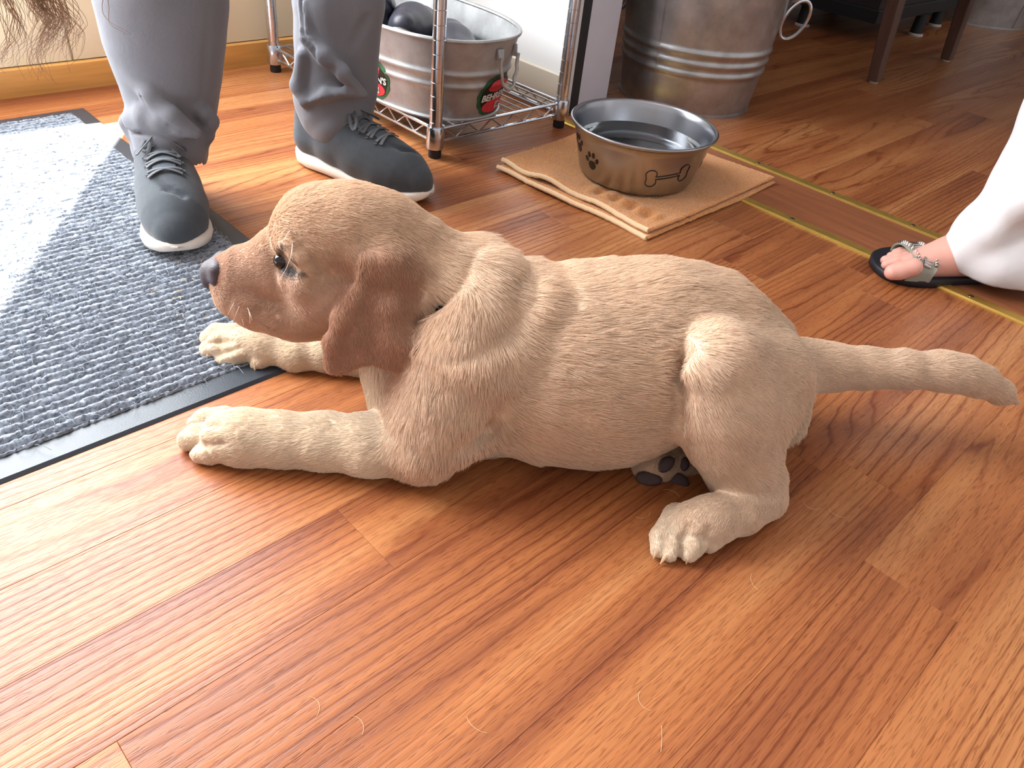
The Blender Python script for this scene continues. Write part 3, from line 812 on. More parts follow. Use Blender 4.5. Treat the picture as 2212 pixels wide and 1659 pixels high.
for x in (-.27, .25):
    MB().box((x - .02, -.255, .475), (x + .02, -.225, .95)).build('back_post', M_DKWOOD, chair, smooth=False)
for z in (.62, .76, .90):
    MB().box((-.25, -.248, z - .03), (.23, -.232, z + .03)).build('back_slat', M_DKWOOD, chair, smooth=False)
cab = empty('low_cabinet', (3.34, 1.475, 0), 'black low cabinet on short feet behind the dark chair', 'cabinet')
M_DARK = simple('dark_lacquer', srgb(46, 40, 46), .45)
MB().box((-.37, -.26, .115), (.37, .27, .75), .006).build('body', M_DARK, cab, smooth=False)
MB().box((-.38, -.27, .075), (.38, .28, .118), .004).build('bottom_rail', M_BLACK, cab, smooth=False)
for x0 in (-.365, .005):
    d_ = MB().box((x0, -.268, .15), (x0 + .36, -.26, .73), .003).build('cabinet_door', M_DARK, cab, smooth=False)
    MB().lathe([(.0001, 0), (.008, 0), (.011, .012), (.0001, .016)], (0, 0, 0), 12).build('knob', M_STEEL, d_, loc=(x0 + (.33 if x0 < 0 else .03), -.272, .46)).rotation_euler = (math.pi / 2, 0, 0)
for (x, y) in ((-.33, .20), (.04, -.265), (.33, -.22), (-.33, .02), (.33, .22)):
    f_ = MB().lathe([(.0001, .008), (.024, .008), (.021, .07), (.021, .078), (.0001, .078)], (x, y, 0), 16).build('foot', M_BLACK, cab)
    MB().lathe([(.0001, 0), (.028, 0), (.028, .005), (.024, .009), (.0001, .009)], (x, y, 0), 16).build('glide', M_GLIDE, f_)

# a few shed hairs on the boards
hb_ = MB(); rr_ = random.Random(9)
for _ in range(16):
    x, y = rr_.uniform(.15, 1.1), rr_.uniform(.1, .55); a = rr_.uniform(0, 6.3); cv = rr_.uniform(-2.5, 2.5); P = []
    for k in range(9):
        an = a + cv * k / 8; x += math.cos(an) * .0028; y += math.sin(an) * .0028; P.append((x, y, .0004))
    hb_.tube(P, .00016, 4, caps=False)
tag(hb_.build('shed_hairs', simple('shed_hair', srgb(236, 204, 160), .6)), 'few pale shed hairs lying on the plank floor', 'hairs', kind='stuff')

# ============================================================ people
UVZ = np.array([[-0.75699, 0.65341, 0.0], [-0.65341, -0.75699, 0.0], [0.0, 0.0, 1.0]])   # local modelling frame (rows) of the figures
def to_world(p): return tuple(np.array(p) @ UVZ)
TROUSERS = [["c","leg",0.02,1,0,[[0.3855,-1.25,0.5402,0.0885],[0.4108,-1.25,0.3987,0.0896],[0.4268,-1.25,0.3092,0.0873],[0.4319,-1.25,0.2516,0.0803],[0.4336,-1.25,0.2011,0.0696],[0.4371,-1.25,0.1586,0.0609],[0.4439,-1.25,0.1214,0.0591]]],["c","cuff",0.006,1,0,[[0.4491,-1.254,0.1143,0.0609],[0.453,-1.254,0.0865,0.0587]]],["c","cuff",0.01,1,0,[[0.4373,-1.22,0.1252,0.0564],[0.4373,-1.216,0.1097,0.0538]]],["c","pile",0.01,1,0,[[0.4798,-1.205,0.1465,0.0184],[0.4532,-1.185,0.1611,0.018],[0.428,-1.175,0.1583,0.0166],[0.4009,-1.17,0.1518,0.0125],[0.3803,-1.17,0.1458,0.0063]]],["c","pileR",0.008,1,0,[[0.3761,-1.205,0.1642,0.0127],[0.3718,-1.215,0.1491,0.0129],[0.3799,-1.22,0.1247,0.0094],[0.388,-1.22,0.107,0.0073]]],["c","pileL",0.008,1,0,[[0.493,-1.23,0.1454,0.0115],[0.5021,-1.23,0.131,0.0116],[0.4976,-1.225,0.1134,0.0094]]],["c","drape",0.012,1,0,[[0.463,-1.195,0.2244,0.0108],[0.4391,-1.175,0.1961,0.0122],[0.4096,-1.165,0.1715,0.0109],[0.3827,-1.17,0.1477,0.0056]]],["c","crease",0.005,1,1,[[0.4494,-1.168,0.1955,0.0027],[0.4482,-1.162,0.1774,0.0034],[0.4329,-1.152,0.1726,0.0027],[0.4121,-1.152,0.1607,0.0027],[0.3916,-1.155,0.1503,0.0021]]],["c","crease",0.004,1,1,[[0.4971,-1.205,0.1279,0.0036],[0.4585,-1.172,0.1387,0.0035],[0.4284,-1.162,0.1405,0.0035],[0.3965,-1.165,0.1364,0.0035],[0.3769,-1.19,0.1301,0.0036]]],["c","crease",0.01,1,1,[[0.3392,-1.195,0.3102,0.0052],[0.3521,-1.198,0.2524,0.0054],[0.368,-1.2,0.184,0.0056]]],["c","crease",0.012,1,1,[[0.3548,-1.15,0.3011,0.0088],[0.3629,-1.16,0.2427,0.0092],[0.3704,-1.17,0.1867,0.0068]]],["c","open",0.003,1,1,[[0.4552,-1.254,0.0731,0.0515],[0.4555,-1.25,0.051,0.0565]]],["c","open",0.003,1,1,[[0.4425,-1.22,0.0852,0.0472],[0.4409,-1.21,0.0686,0.0488]]],["c","leg",0.02,1,0,[[0.1801,-1.44,0.5567,0.0768],[0.1906,-1.44,0.394,0.0729],[0.1989,-1.44,0.291,0.0726],[0.2046,-1.44,0.224,0.0684],[0.2079,-1.44,0.1612,0.0687],[0.2135,-1.44,0.1239,0.0672],[0.2112,-1.44,0.0989,0.0629]]],["c","cuff",0.006,1,0,[[0.211,-1.44,0.1049,0.0636],[0.2071,-1.44,0.0761,0.0583]]],["c","cuff",0.01,1,0,[[0.2083,-1.42,0.1059,0.0586],[0.2002,-1.412,0.095,0.0553]]],["c","ridge",0.01,1,0,[[0.2451,-1.385,0.2911,0.009],[0.244,-1.378,0.2433,0.0115],[0.2157,-1.362,0.2192,0.0138],[0.1815,-1.355,0.1958,0.0124],[0.153,-1.362,0.1624,0.0071]]],["c","ridge",0.01,1,0,[[0.2555,-1.385,0.2112,0.0109],[0.2652,-1.39,0.1592,0.0144],[0.2555,-1.38,0.1395,0.0113]]],["c","ridge",0.008,1,0,[[0.2539,-1.378,0.1347,0.008],[0.2149,-1.362,0.1564,0.0103],[0.1789,-1.357,0.1649,0.0087],[0.1523,-1.362,0.1609,0.0063]]],["c","crease",0.005,1,1,[[0.2501,-1.385,0.3044,0.0037],[0.2503,-1.374,0.2509,0.0038],[0.2315,-1.36,0.2286,0.0038],[0.2254,-1.354,0.1998,0.0039],[0.2281,-1.356,0.1688,0.0039],[0.2478,-1.366,0.1501,0.004]]],["c","crease",0.012,1,1,[[0.1445,-1.38,0.273,0.0091],[0.1606,-1.362,0.24,0.0122],[0.1592,-1.362,0.2032,0.0109]]],["c","crease",0.012,1,1,[[0.1986,-1.345,0.2968,0.0103],[0.1857,-1.345,0.2564,0.012],[0.1686,-1.35,0.2279,0.0076]]],["c","crease",0.004,1,1,[[0.2519,-1.372,0.1256,0.004],[0.2181,-1.354,0.147,0.004],[0.1822,-1.35,0.1567,0.0039],[0.1498,-1.36,0.1555,0.0032]]],["c","crease",0.008,1,1,[[0.2031,-1.348,0.2034,0.0061],[0.2071,-1.35,0.1724,0.0062]]],["c","open",0.003,1,1,[[0.2059,-1.44,0.0623,0.0483],[0.2018,-1.44,0.0343,0.0524]]],["c","open",0.003,1,1,[[0.2008,-1.415,0.0683,0.0459],[0.1959,-1.41,0.0462,0.0479]]],["c","hip",0.05,1,0,[[0.3854,-1.2499,0.54,0.0885],[0.3602,-1.2743,0.75,0.1],[0.3299,-1.3005,0.92,0.11]]],["c","hip",0.05,1,0,[[0.1799,-1.4405,0.557,0.077],[0.2012,-1.4115,0.75,0.1],[0.239,-1.3789,0.92,0.11]]],["c","hip",0.05,1,0,[[0.3299,-1.3005,0.94,0.115],[0.239,-1.3789,0.94,0.115]]]]
TROUSER_W = [["c","leg",0.03,1,0,[[-1.0119,-1.18,0.5924,0.1172],[-1.0207,-1.18,0.4141,0.1126],[-1.0132,-1.17,0.2871,0.107],[-0.9961,-1.16,0.1753,0.094],[-0.97,-1.16,0.0943,0.0817]]],["c","bell",0.03,1,0,[[-0.9289,-1.16,0.0677,0.0666],[-0.9633,-1.14,0.0605,0.0631],[-1.0021,-1.13,0.0554,0.0614]]],["c","foldw",0.03,1,0,[[-0.932,-1.11,0.2443,0.0282],[-0.9009,-1.1,0.1708,0.0247],[-0.882,-1.12,0.0993,0.0213],[-0.87,-1.14,0.0624,0.0188]]],["c","bell2",0.02,1,0,[[-0.8841,-1.14,0.059,0.0408],[-0.9178,-1.11,0.0497,0.0372],[-0.9653,-1.1,0.0429,0.0341]]]]
FOOT = [["c","foot",0.012,1,0,[[-0.8854,-1.152,0.0349,0.0272],[-0.8456,-1.147,0.0329,0.0254],[-0.8125,-1.142,0.0261,0.0238],[-0.7909,-1.137,0.0219,0.0214]]],["c","ankle",0.02,1,0,[[-0.9057,-1.152,0.0542,0.0349],[-0.8722,-1.152,0.0447,0.0302],[-0.8358,-1.147,0.0358,0.0238]]],["c","ankle",0.02,1,0,[[-0.9057,-1.152,0.0542,0.0349],[-0.9291,-1.152,0.0995,0.0264]]],["c","bigtoe",0.006,1,0,[[-0.7795,-1.112,0.0342,0.0155],[-0.7609,-1.112,0.0258,0.014],[-0.7485,-1.112,0.0222,0.0132]]],["c","toe",0.004,1,0,[[-0.7893,-1.14,0.0291,0.0134],[-0.7657,-1.14,0.0256,0.0103],[-0.751,-1.14,0.0209,0.0087]]],["c","toe",0.004,1,0,[[-0.7959,-1.158,0.0277,0.012],[-0.7754,-1.158,0.0263,0.0088],[-0.7568,-1.158,0.0204,0.008]]],["c","toe",0.004,1,0,[[-0.8056,-1.176,0.025,0.0113],[-0.787,-1.176,0.0246,0.0081],[-0.7752,-1.176,0.0201,0.0073]]],["c","toe",0.004,1,0,[[-0.8177,-1.194,0.0208,0.0107],[-0.8018,-1.194,0.0215,0.0074],[-0.7925,-1.194,0.019,0.0066]]]]
def cloth_mat(name, c, var=.08, bump=.25):
    m, nt, b = new_mat(name)
    tc = N(nt, 'ShaderNodeTexCoord'); n1 = N(nt, 'ShaderNodeTexNoise', i_Scale=6.0, i_Detail=5.0); L(nt, tc.outputs['Object'], n1.inputs['Vector'])
    rp = ramp(nt, n1.outputs['Fac'], [(.3, tuple(x * (1 - var) for x in c)), (.7, tuple(min(1, x * (1 + var)) for x in c))]); L(nt, rp.outputs[0], b.inputs['Base Color'])
    b.inputs['Roughness'].default_value = .85; b.inputs['Sheen Weight'].default_value = .15; b.inputs['Specular IOR Level'].default_value = .2
    n2 = N(nt, 'ShaderNodeTexNoise', i_Scale=26.0, i_Detail=4.0, i_Distortion=.6); L(nt, tc.outputs['Object'], n2.inputs['Vector'])
    n3 = N(nt, 'ShaderNodeTexNoise', i_Scale=900.0, i_Detail=1.0); L(nt, tc.outputs['Object'], n3.inputs['Vector'])
    ad = N(nt, 'ShaderNodeMath', operation='MULTIPLY_ADD'); ad.inputs[1].default_value = .12; L(nt, n3.outputs['Fac'], ad.inputs[0]); L(nt, n2.outputs['Fac'], ad.inputs[2])
    bp = N(nt, 'ShaderNodeBump', i_Strength=bump, i_Distance=.008); L(nt, ad.outputs[0], bp.inputs['Height']); L(nt, bp.outputs[0], b.inputs['Normal'])
    return m
M_GREYCLOTH = cloth_mat('grey_cotton', srgb(114, 115, 121))
person1 = empty('person', (.62, 1.22, 0), 'person in grey trousers and dark knit sneakers standing behind the puppy', 'person')
def under(o, root):
    o.parent = root; o.matrix_parent_inverse = Matrix.Translation(root.location).inverted() if root.rotation_euler.z == 0 else root.matrix_world.inverted()
    return o
tr, _, _ = sdf_obj('trousers', TROUSERS, .0036, M_GREYCLOTH, frame=UVZ); under(tr, person1)

M_KNIT = simple('dark_knit', srgb(60, 66, 72), .85, var=.12, vscale=90, bump=.35, bscale=900, sheen=.2)
M_FOAM = simple('cream_foam', srgb(226, 216, 204), .7, var=.04, vscale=40)
M_LACE = simple('grey_lace', srgb(98, 100, 104), .85, bump=.2, bscale=900)
from mathutils.bvhtree import BVHTree
def sneaker(loc, heading):
    root = empty('sneaker'); 
    sp = [['c', 'u', .02, 0, 0, [[.040, 0, .052, .032], [.10, 0, .054, .037], [.16, .002, .048, .042], [.215, .003, .042, .046], [.252, .003, .038, .040], [.278, .001, .034, .026]]],
          ['c', 'u', .02, 0, 0, [[.036, 0, .055, .032], [.030, 0, .092, .027]]],
          ['c', 'u', .025, 0, 0, [[.075, 0, .098, .030], [.125, 0, .082, .032], [.180, .001, .062, .034], [.225, .002, .048, .030]]],
          ['c', 'o', .006, 0, 1, [[.055, 0, .118, .026], [.055, 0, .15, .030]]],
          ['c', 'g', .006, 0, 1, [[.225, -.012, .094, .004], [.245, .0, .086, .005], [.258, .018, .078, .004]]]]
    def fl(V):
        V = V.copy(); V[:, 2] = np.maximum(V[:, 2], .0265 - .006 * (V[:, 0] > .1)); return V
    up, V, Q = sdf_obj('upper', sp, .0035, M_KNIT, root, post=fl)
    bvh = BVHTree.FromPolygons([Vector(v) for v in V.tolist()], Q.tolist())
    def top(x, y, off):
        h = bvh.ray_cast(Vector((x, y, .3)), Vector((0, 0, -1)))
        return (x, y, (h[0].z if h[0] is not None else .05) + off)
    # foam sole, lofted from heel to toe
    st = [(.0, .0004), (.0015, .009), (.006, .018), (.018, .028), (.045, .0360), (.09, .0365), (.13, .0385), (.17, .0450), (.21, .0510), (.240, .0520), (.262, .0485), (.280, .0410), (.292, .0320), (.300, .0220), (.3045, .0120), (.3060, .0004)]
    V = []; F = []; m = 16
    for x, w in st:
        sp_ = max(0, (x - .20) / .106) ** 2 * .013; hs = max(0, (.03 - x) / .03) ** 2 * .008
        zt = .0345 - .010 * min(1, x / .12) - .005 * max(0, (x - .15) / .15) + sp_ ; zb = sp_ + hs; fz = min(1.0, max(.02, min(x, .306 - x) / .010)) ** .5; zc_ = (zt + zb) / 2; zt, zb = zc_ + (zt - zc_) * fz, zc_ + (zb - zc_) * fz
        for k in range(m):
            a = 2 * math.pi * k / m; ca, sa = math.cos(a), math.sin(a)
            yy = math.copysign(abs(ca) ** .55, ca) * w; zz = (zt + zb) / 2 + math.copysign(abs(sa) ** .45, sa) * (zt - zb) / 2
            V.append((x, yy + .003 * math.sin(x / .3 * 3.1), zz))
    for i in range(len(st) - 1):
        for k in range(m): F.append((i*m + k, i*m + (k+1) % m, (i+1)*m + (k+1) % m, (i+1)*m + k))
    F += [tuple(range(m)), tuple((len(st) - 1) * m + k for k in range(m - 1, -1, -1))]
    so = mesh_obj('sole', V, F, M_FOAM, root)
    tp = MB(); xs = [.075 + .012 * k for k in range(12)]
    V = []; F = []
    for x in xs:
        for y in (-.016, -.008, 0, .008, .016): V.append(top(x, y, .0015))
    for i in range(len(xs) - 1):
        for k in range(4): F.append((5*i + k, 5*i + 5 + k, 5*i + 6 + k, 5*i + k + 1))
    mesh_obj('tongue', V, F, simple('tongue_knit', srgb(84, 92, 100), .9, bump=.3, bscale=700) if 'tongue_knit' not in bpy.data.materials else bpy.data.materials['tongue_knit'], root)
    lx = [.108 + .0195 * k for k in range(6)]
    for i, x in enumerate(lx):
        for s in (-1, 1):
            P = [top(x + (.008 * t if i % 2 == 0 else .010 * t), s * (-.024 + .048 * t), .0032 + .0012 * math.sin(math.pi * t)) for t in [k / 8 for k in range(9)]]
            MB().tube(P, .0036, 6, flat=.35).build('lace', M_LACE, root)
            e = top(x, s * .0255, .0016); MB().lathe([(.0001, 0), (.0030, .0006), (.0034, 0)], e, 8).build('eyelet', M_LACE, root)
    for s in (-1, 1):
        P = []
        for k in range(15):
            t = k / 14 * 2 * math.pi; P.append((.128 + .022 * math.sin(t * .5) * .8 + .020 * (1 - math.cos(t)) * .5, s * (.006 + .026 * (1 - math.cos(t)) * .5 + .007 * math.sin(t)), 0))
        P = [top(x, y, .006 + .010 * math.sin(math.pi * k / 14)) for k, (x, y, z) in enumerate(P)]
        MB().tube(P, .0034, 6, flat=.35).build('bow_loop', M_LACE, root)
        P = [top(.126 + .052 * t, s * (.004 + .020 * t), .006 + .003 * math.sin(6 * t)) for t in [k / 8 for k in range(9)]]
        MB().tube(P, .0034, 6, flat=.35).build('lace_end', M_LACE, root)
    root.location = loc; root.rotation_euler = (0, 0, heading)
    return root
for (hx, hy, tx, ty, z, nm) in ((.487, 1.312, .378, 1.022, .0085, 'left'), (.738, 1.292, .822, .988, 0.0, 'right')):
    s = sneaker((hx, hy, z), math.atan2(ty - hy, tx - hx))
    s.parent = person1; s.matrix_parent_inverse = Matrix.Translation(person1.location).inverted()

# ---- woman in white trousers at the right edge
M_WHITECLOTH = cloth_mat('white_linen', srgb(238, 238, 240), .02, .2)
M_SKIN = simple('skin', srgb(236, 176, 160), .5, var=.08, vscale=25)
M_SKIN.node_tree.nodes['Principled BSDF'].inputs['Subsurface Weight'].default_value = .15
M_SKIN.node_tree.nodes['Principled BSDF'].inputs['Subsurface Radius'].default_value = (.01, .004, .002)
person2 = empty('person', (1.47, .26, 0), 'person in wide white trousers and a studded sandal at the right edge', 'person')
ft, FV, FQ = sdf_obj('body', FOOT, .0022, M_SKIN, frame=UVZ); under(ft, person2)
tw, _, _ = sdf_obj('trousers', TROUSER_W, .005, M_WHITECLOTH, frame=UVZ, post=lambda V: np.stack([V[:, 0], V[:, 1], np.maximum(V[:, 2], .026)], -1)); under(tw, person2)
sandal = empty('sandal', person2.location); sandal.parent = person2; sandal.matrix_parent_inverse = Matrix.Translation(person2.location).inverted()
M_SOLE = simple('navy_black_sole', srgb(24, 24, 34), .5, var=.1)
out = [(-.738, -1.158), (-.741, -1.135), (-.750, -1.118), (-.772, -1.106), (-.800, -1.102), (-.835, -1.106), (-.875, -1.120), (-.93, -1.128), (-.975, -1.136), (-.998, -1.155), (-1.0, -1.175), (-.985, -1.196), (-.93, -1.205), (-.87, -1.214), (-.82, -1.224), (-.785, -1.222), (-.757, -1.205), (-.743, -1.182)]
def smooth_loop(P, k=3):
    for _ in range(k):
        Q_ = []
        for i in range(len(P)):
            a, b = np.array(P[i]), np.array(P[(i + 1) % len(P)]); Q_ += [tuple(a * .75 + b * .25), tuple(a * .25 + b * .75)]
        P = Q_
    return P
lp = smooth_loop(out, 2); n = len(lp); cx = np.mean(np.array(lp), 0)
V = []; F = []
for sc_, z in ((.97, 0.0), (1.0, .003), (1.0, .013), (.975, .0155), (.90, .0145)):
    for p in lp: V.append(to_world(((p[0] - cx[0]) * sc_ + cx[0], (p[1] - cx[1]) * sc_ + cx[1], z)))
for i in range(4):
    for k in range(n): F.append((i*n + k, i*n + (k+1) % n, (i+1)*n + (k+1) % n, (i+1)*n + k))
F += [tuple(range(n - 1, -1, -1)), tuple(4*n + k for k in range(n))]
under(mesh_obj('sole', V, F, M_SOLE), sandal)
M_STRAP = simple('grey_green_leather', srgb(150, 152, 138), .55, bump=.1)
M_STUD = simple('polished_stud', srgb(196, 186, 182), .16, 1.0)
def strap_pt(t, s, off=0.0):
    """t 0..1 from the near sole edge over the foot to the far edge, s along the foot"""
    a = math.pi * t
    vv = -1.160 + ((.054 if t < .5 else .048) + off) * math.copysign(abs(math.cos(a)) ** .75, math.cos(a))
    zz = .012 + (.037 * (1 - .42 * t) + off) * abs(math.sin(a)) ** .62
    uu = -.770 - .044 * s - .008 * math.sin(a) - .022 * t
    return to_world((uu, vv, zz))
V = []; F = []; nt_, ns_ = 28, 6
for off in (0, .0028):
    for i in range(nt_ + 1):
        for j in range(ns_ + 1): V.append(strap_pt(i / nt_, j / ns_, off))
q = (nt_ + 1) * (ns_ + 1)
for i in range(nt_):
    for j in range(ns_):
        a = i * (ns_ + 1) + j; F += [(a, a + 1, a + ns_ + 2, a + ns_ + 1), (q + a, q + a + ns_ + 1, q + a + ns_ + 2, q + a + 1)]
    for j in (0, ns_):
        a = i * (ns_ + 1) + j; F.append((a, a + ns_ + 1, q + a + ns_ + 1, q + a))
strap = under(mesh_obj('strap', V, F, M_STRAP), sandal)
bpy.context.view_layer.update()
def stud(t, s, r, h, kind):
    p = Vector(strap_pt(t, s, .0028)); o2 = Vector(strap_pt(t, s, .010)); nrm = (o2 - p).normalized()
    tan = (Vector(strap_pt(t + .01, s, .0028)) - p).normalized(); sd = nrm.cross(tan)
    V = []; F = []
    if kind == 'cone':
        for k in range(8):
            a = 2 * math.pi * k / 8; V.append(p + (tan * math.cos(a) + sd * math.sin(a)) * r)
        for k in range(8):
            a = 2 * math.pi * k / 8; V.append(p + (tan * math.cos(a) + sd * math.sin(a)) * r * .45 + nrm * h * .8)
        V.append(p + nrm * h)
        F = [(k, (k + 1) % 8, 8 + (k + 1) % 8, 8 + k) for k in range(8)] + [(8 + k, 8 + (k + 1) % 8, 16) for k in range(8)]
    else:
        for x in (-1, -.8, .8, 1):
            for k in range(8):
                a = math.pi * k / 7; rr = r * (1 if abs(x) < .9 else .75); V.append(p + sd * (h * x) + tan * (math.cos(a) * rr) + nrm * (math.sin(a) * rr))
        F = [(8*i + k, 8*i + k + 1, 8*i + 9 + k, 8*i + 8 + k) for i in range(3) for k in range(7)] + [tuple(range(8)), tuple(31 - k for k in range(8))]
    o = mesh_obj('stud', [tuple(v) for v in V], F, M_STUD)
    o.parent = strap; o.matrix_parent_inverse = strap.matrix_world.inverted()
for k in range(15):
    t = .20 + .048 * k
    if t > .86: break
    stud(t, .52, .0036, .0068, 'bar')
    stud(t + .012, .18, .0030, .0068, 'cone'); stud(t + .012, .86, .0030, .0068, 'cone')

# ---- long hair of a third person, hanging into the top left corner
HAIR_PATHS = [[[[0.3002,1.0883,0.4175],[0.2963,1.0916,0.37],[0.2993,1.089,0.3456],[0.308,1.0815,0.3288],[0.2953,1.0925,0.3038],[0.2811,1.1047,0.2834],[0.2803,1.1055,0.254]],70,0.01],[[[0.3056,1.0572,0.4225],[0.3032,1.0593,0.3712],[0.3103,1.0531,0.3476],[0.3166,1.0477,0.3282],[0.3058,1.057,0.301],[0.2977,1.064,0.2787]],26,0.006],[[[0.2701,1.1275,0.4025],[0.2671,1.1301,0.3541],[0.2718,1.126,0.3242],[0.2678,1.1295,0.2974],[0.253,1.1423,0.2741],[0.2429,1.1509,0.2619]],30,0.006],[[[0.2849,1.1015,0.4157],[0.2865,1.1002,0.3688],[0.2943,1.0934,0.35],[0.2953,1.0925,0.3247],[0.3066,1.0828,0.3104]],40,0.01],[[[0.345,1.0232,0.3809],[0.3449,1.0233,0.3566],[0.3525,1.0167,0.3425],[0.3566,1.0132,0.3302],[0.346,1.0223,0.3135]],2,0.001]]
hb = MB(); rh = random.Random(21)
for path, cnt, spread in HAIR_PATHS:
    P0 = [Vector(p) for p in path]
    for _ in range(cnt):
        ph, am, fq = rh.uniform(0, 6.28), rh.uniform(.004, .012), rh.uniform(5, 9)
        o0 = Vector((rh.gauss(0, spread), rh.gauss(0, spread), rh.gauss(0, spread * .3)))
        ln = rh.uniform(.62, 1.0); pts = []
        for k in range(26):
            t = k / 25 * ln; f_ = t * (len(P0) - 1); i = min(int(f_), len(P0) - 2); q_ = P0[i].lerp(P0[i + 1], f_ - i)
            tight = 1 - .55 * t
            w = Vector((math.sin(fq * t + ph), math.cos(fq * t * .9 + ph * 1.7), math.sin(fq * t * .7 + ph) * .4)) * am * (.4 + t)
            pts.append(q_ + o0 * tight + w)
        hb.tube(pts, [.00042 * (1 - .6 * k / 25) for k in range(26)], 4, caps=False)
hairm = simple('brown_hair', srgb(128, 92, 62), .45, var=.25, vscale=60)
ho = hb.build('person', hairm)
tag(ho, 'long wavy brown hair of a person leaning in at the top left corner', 'person')

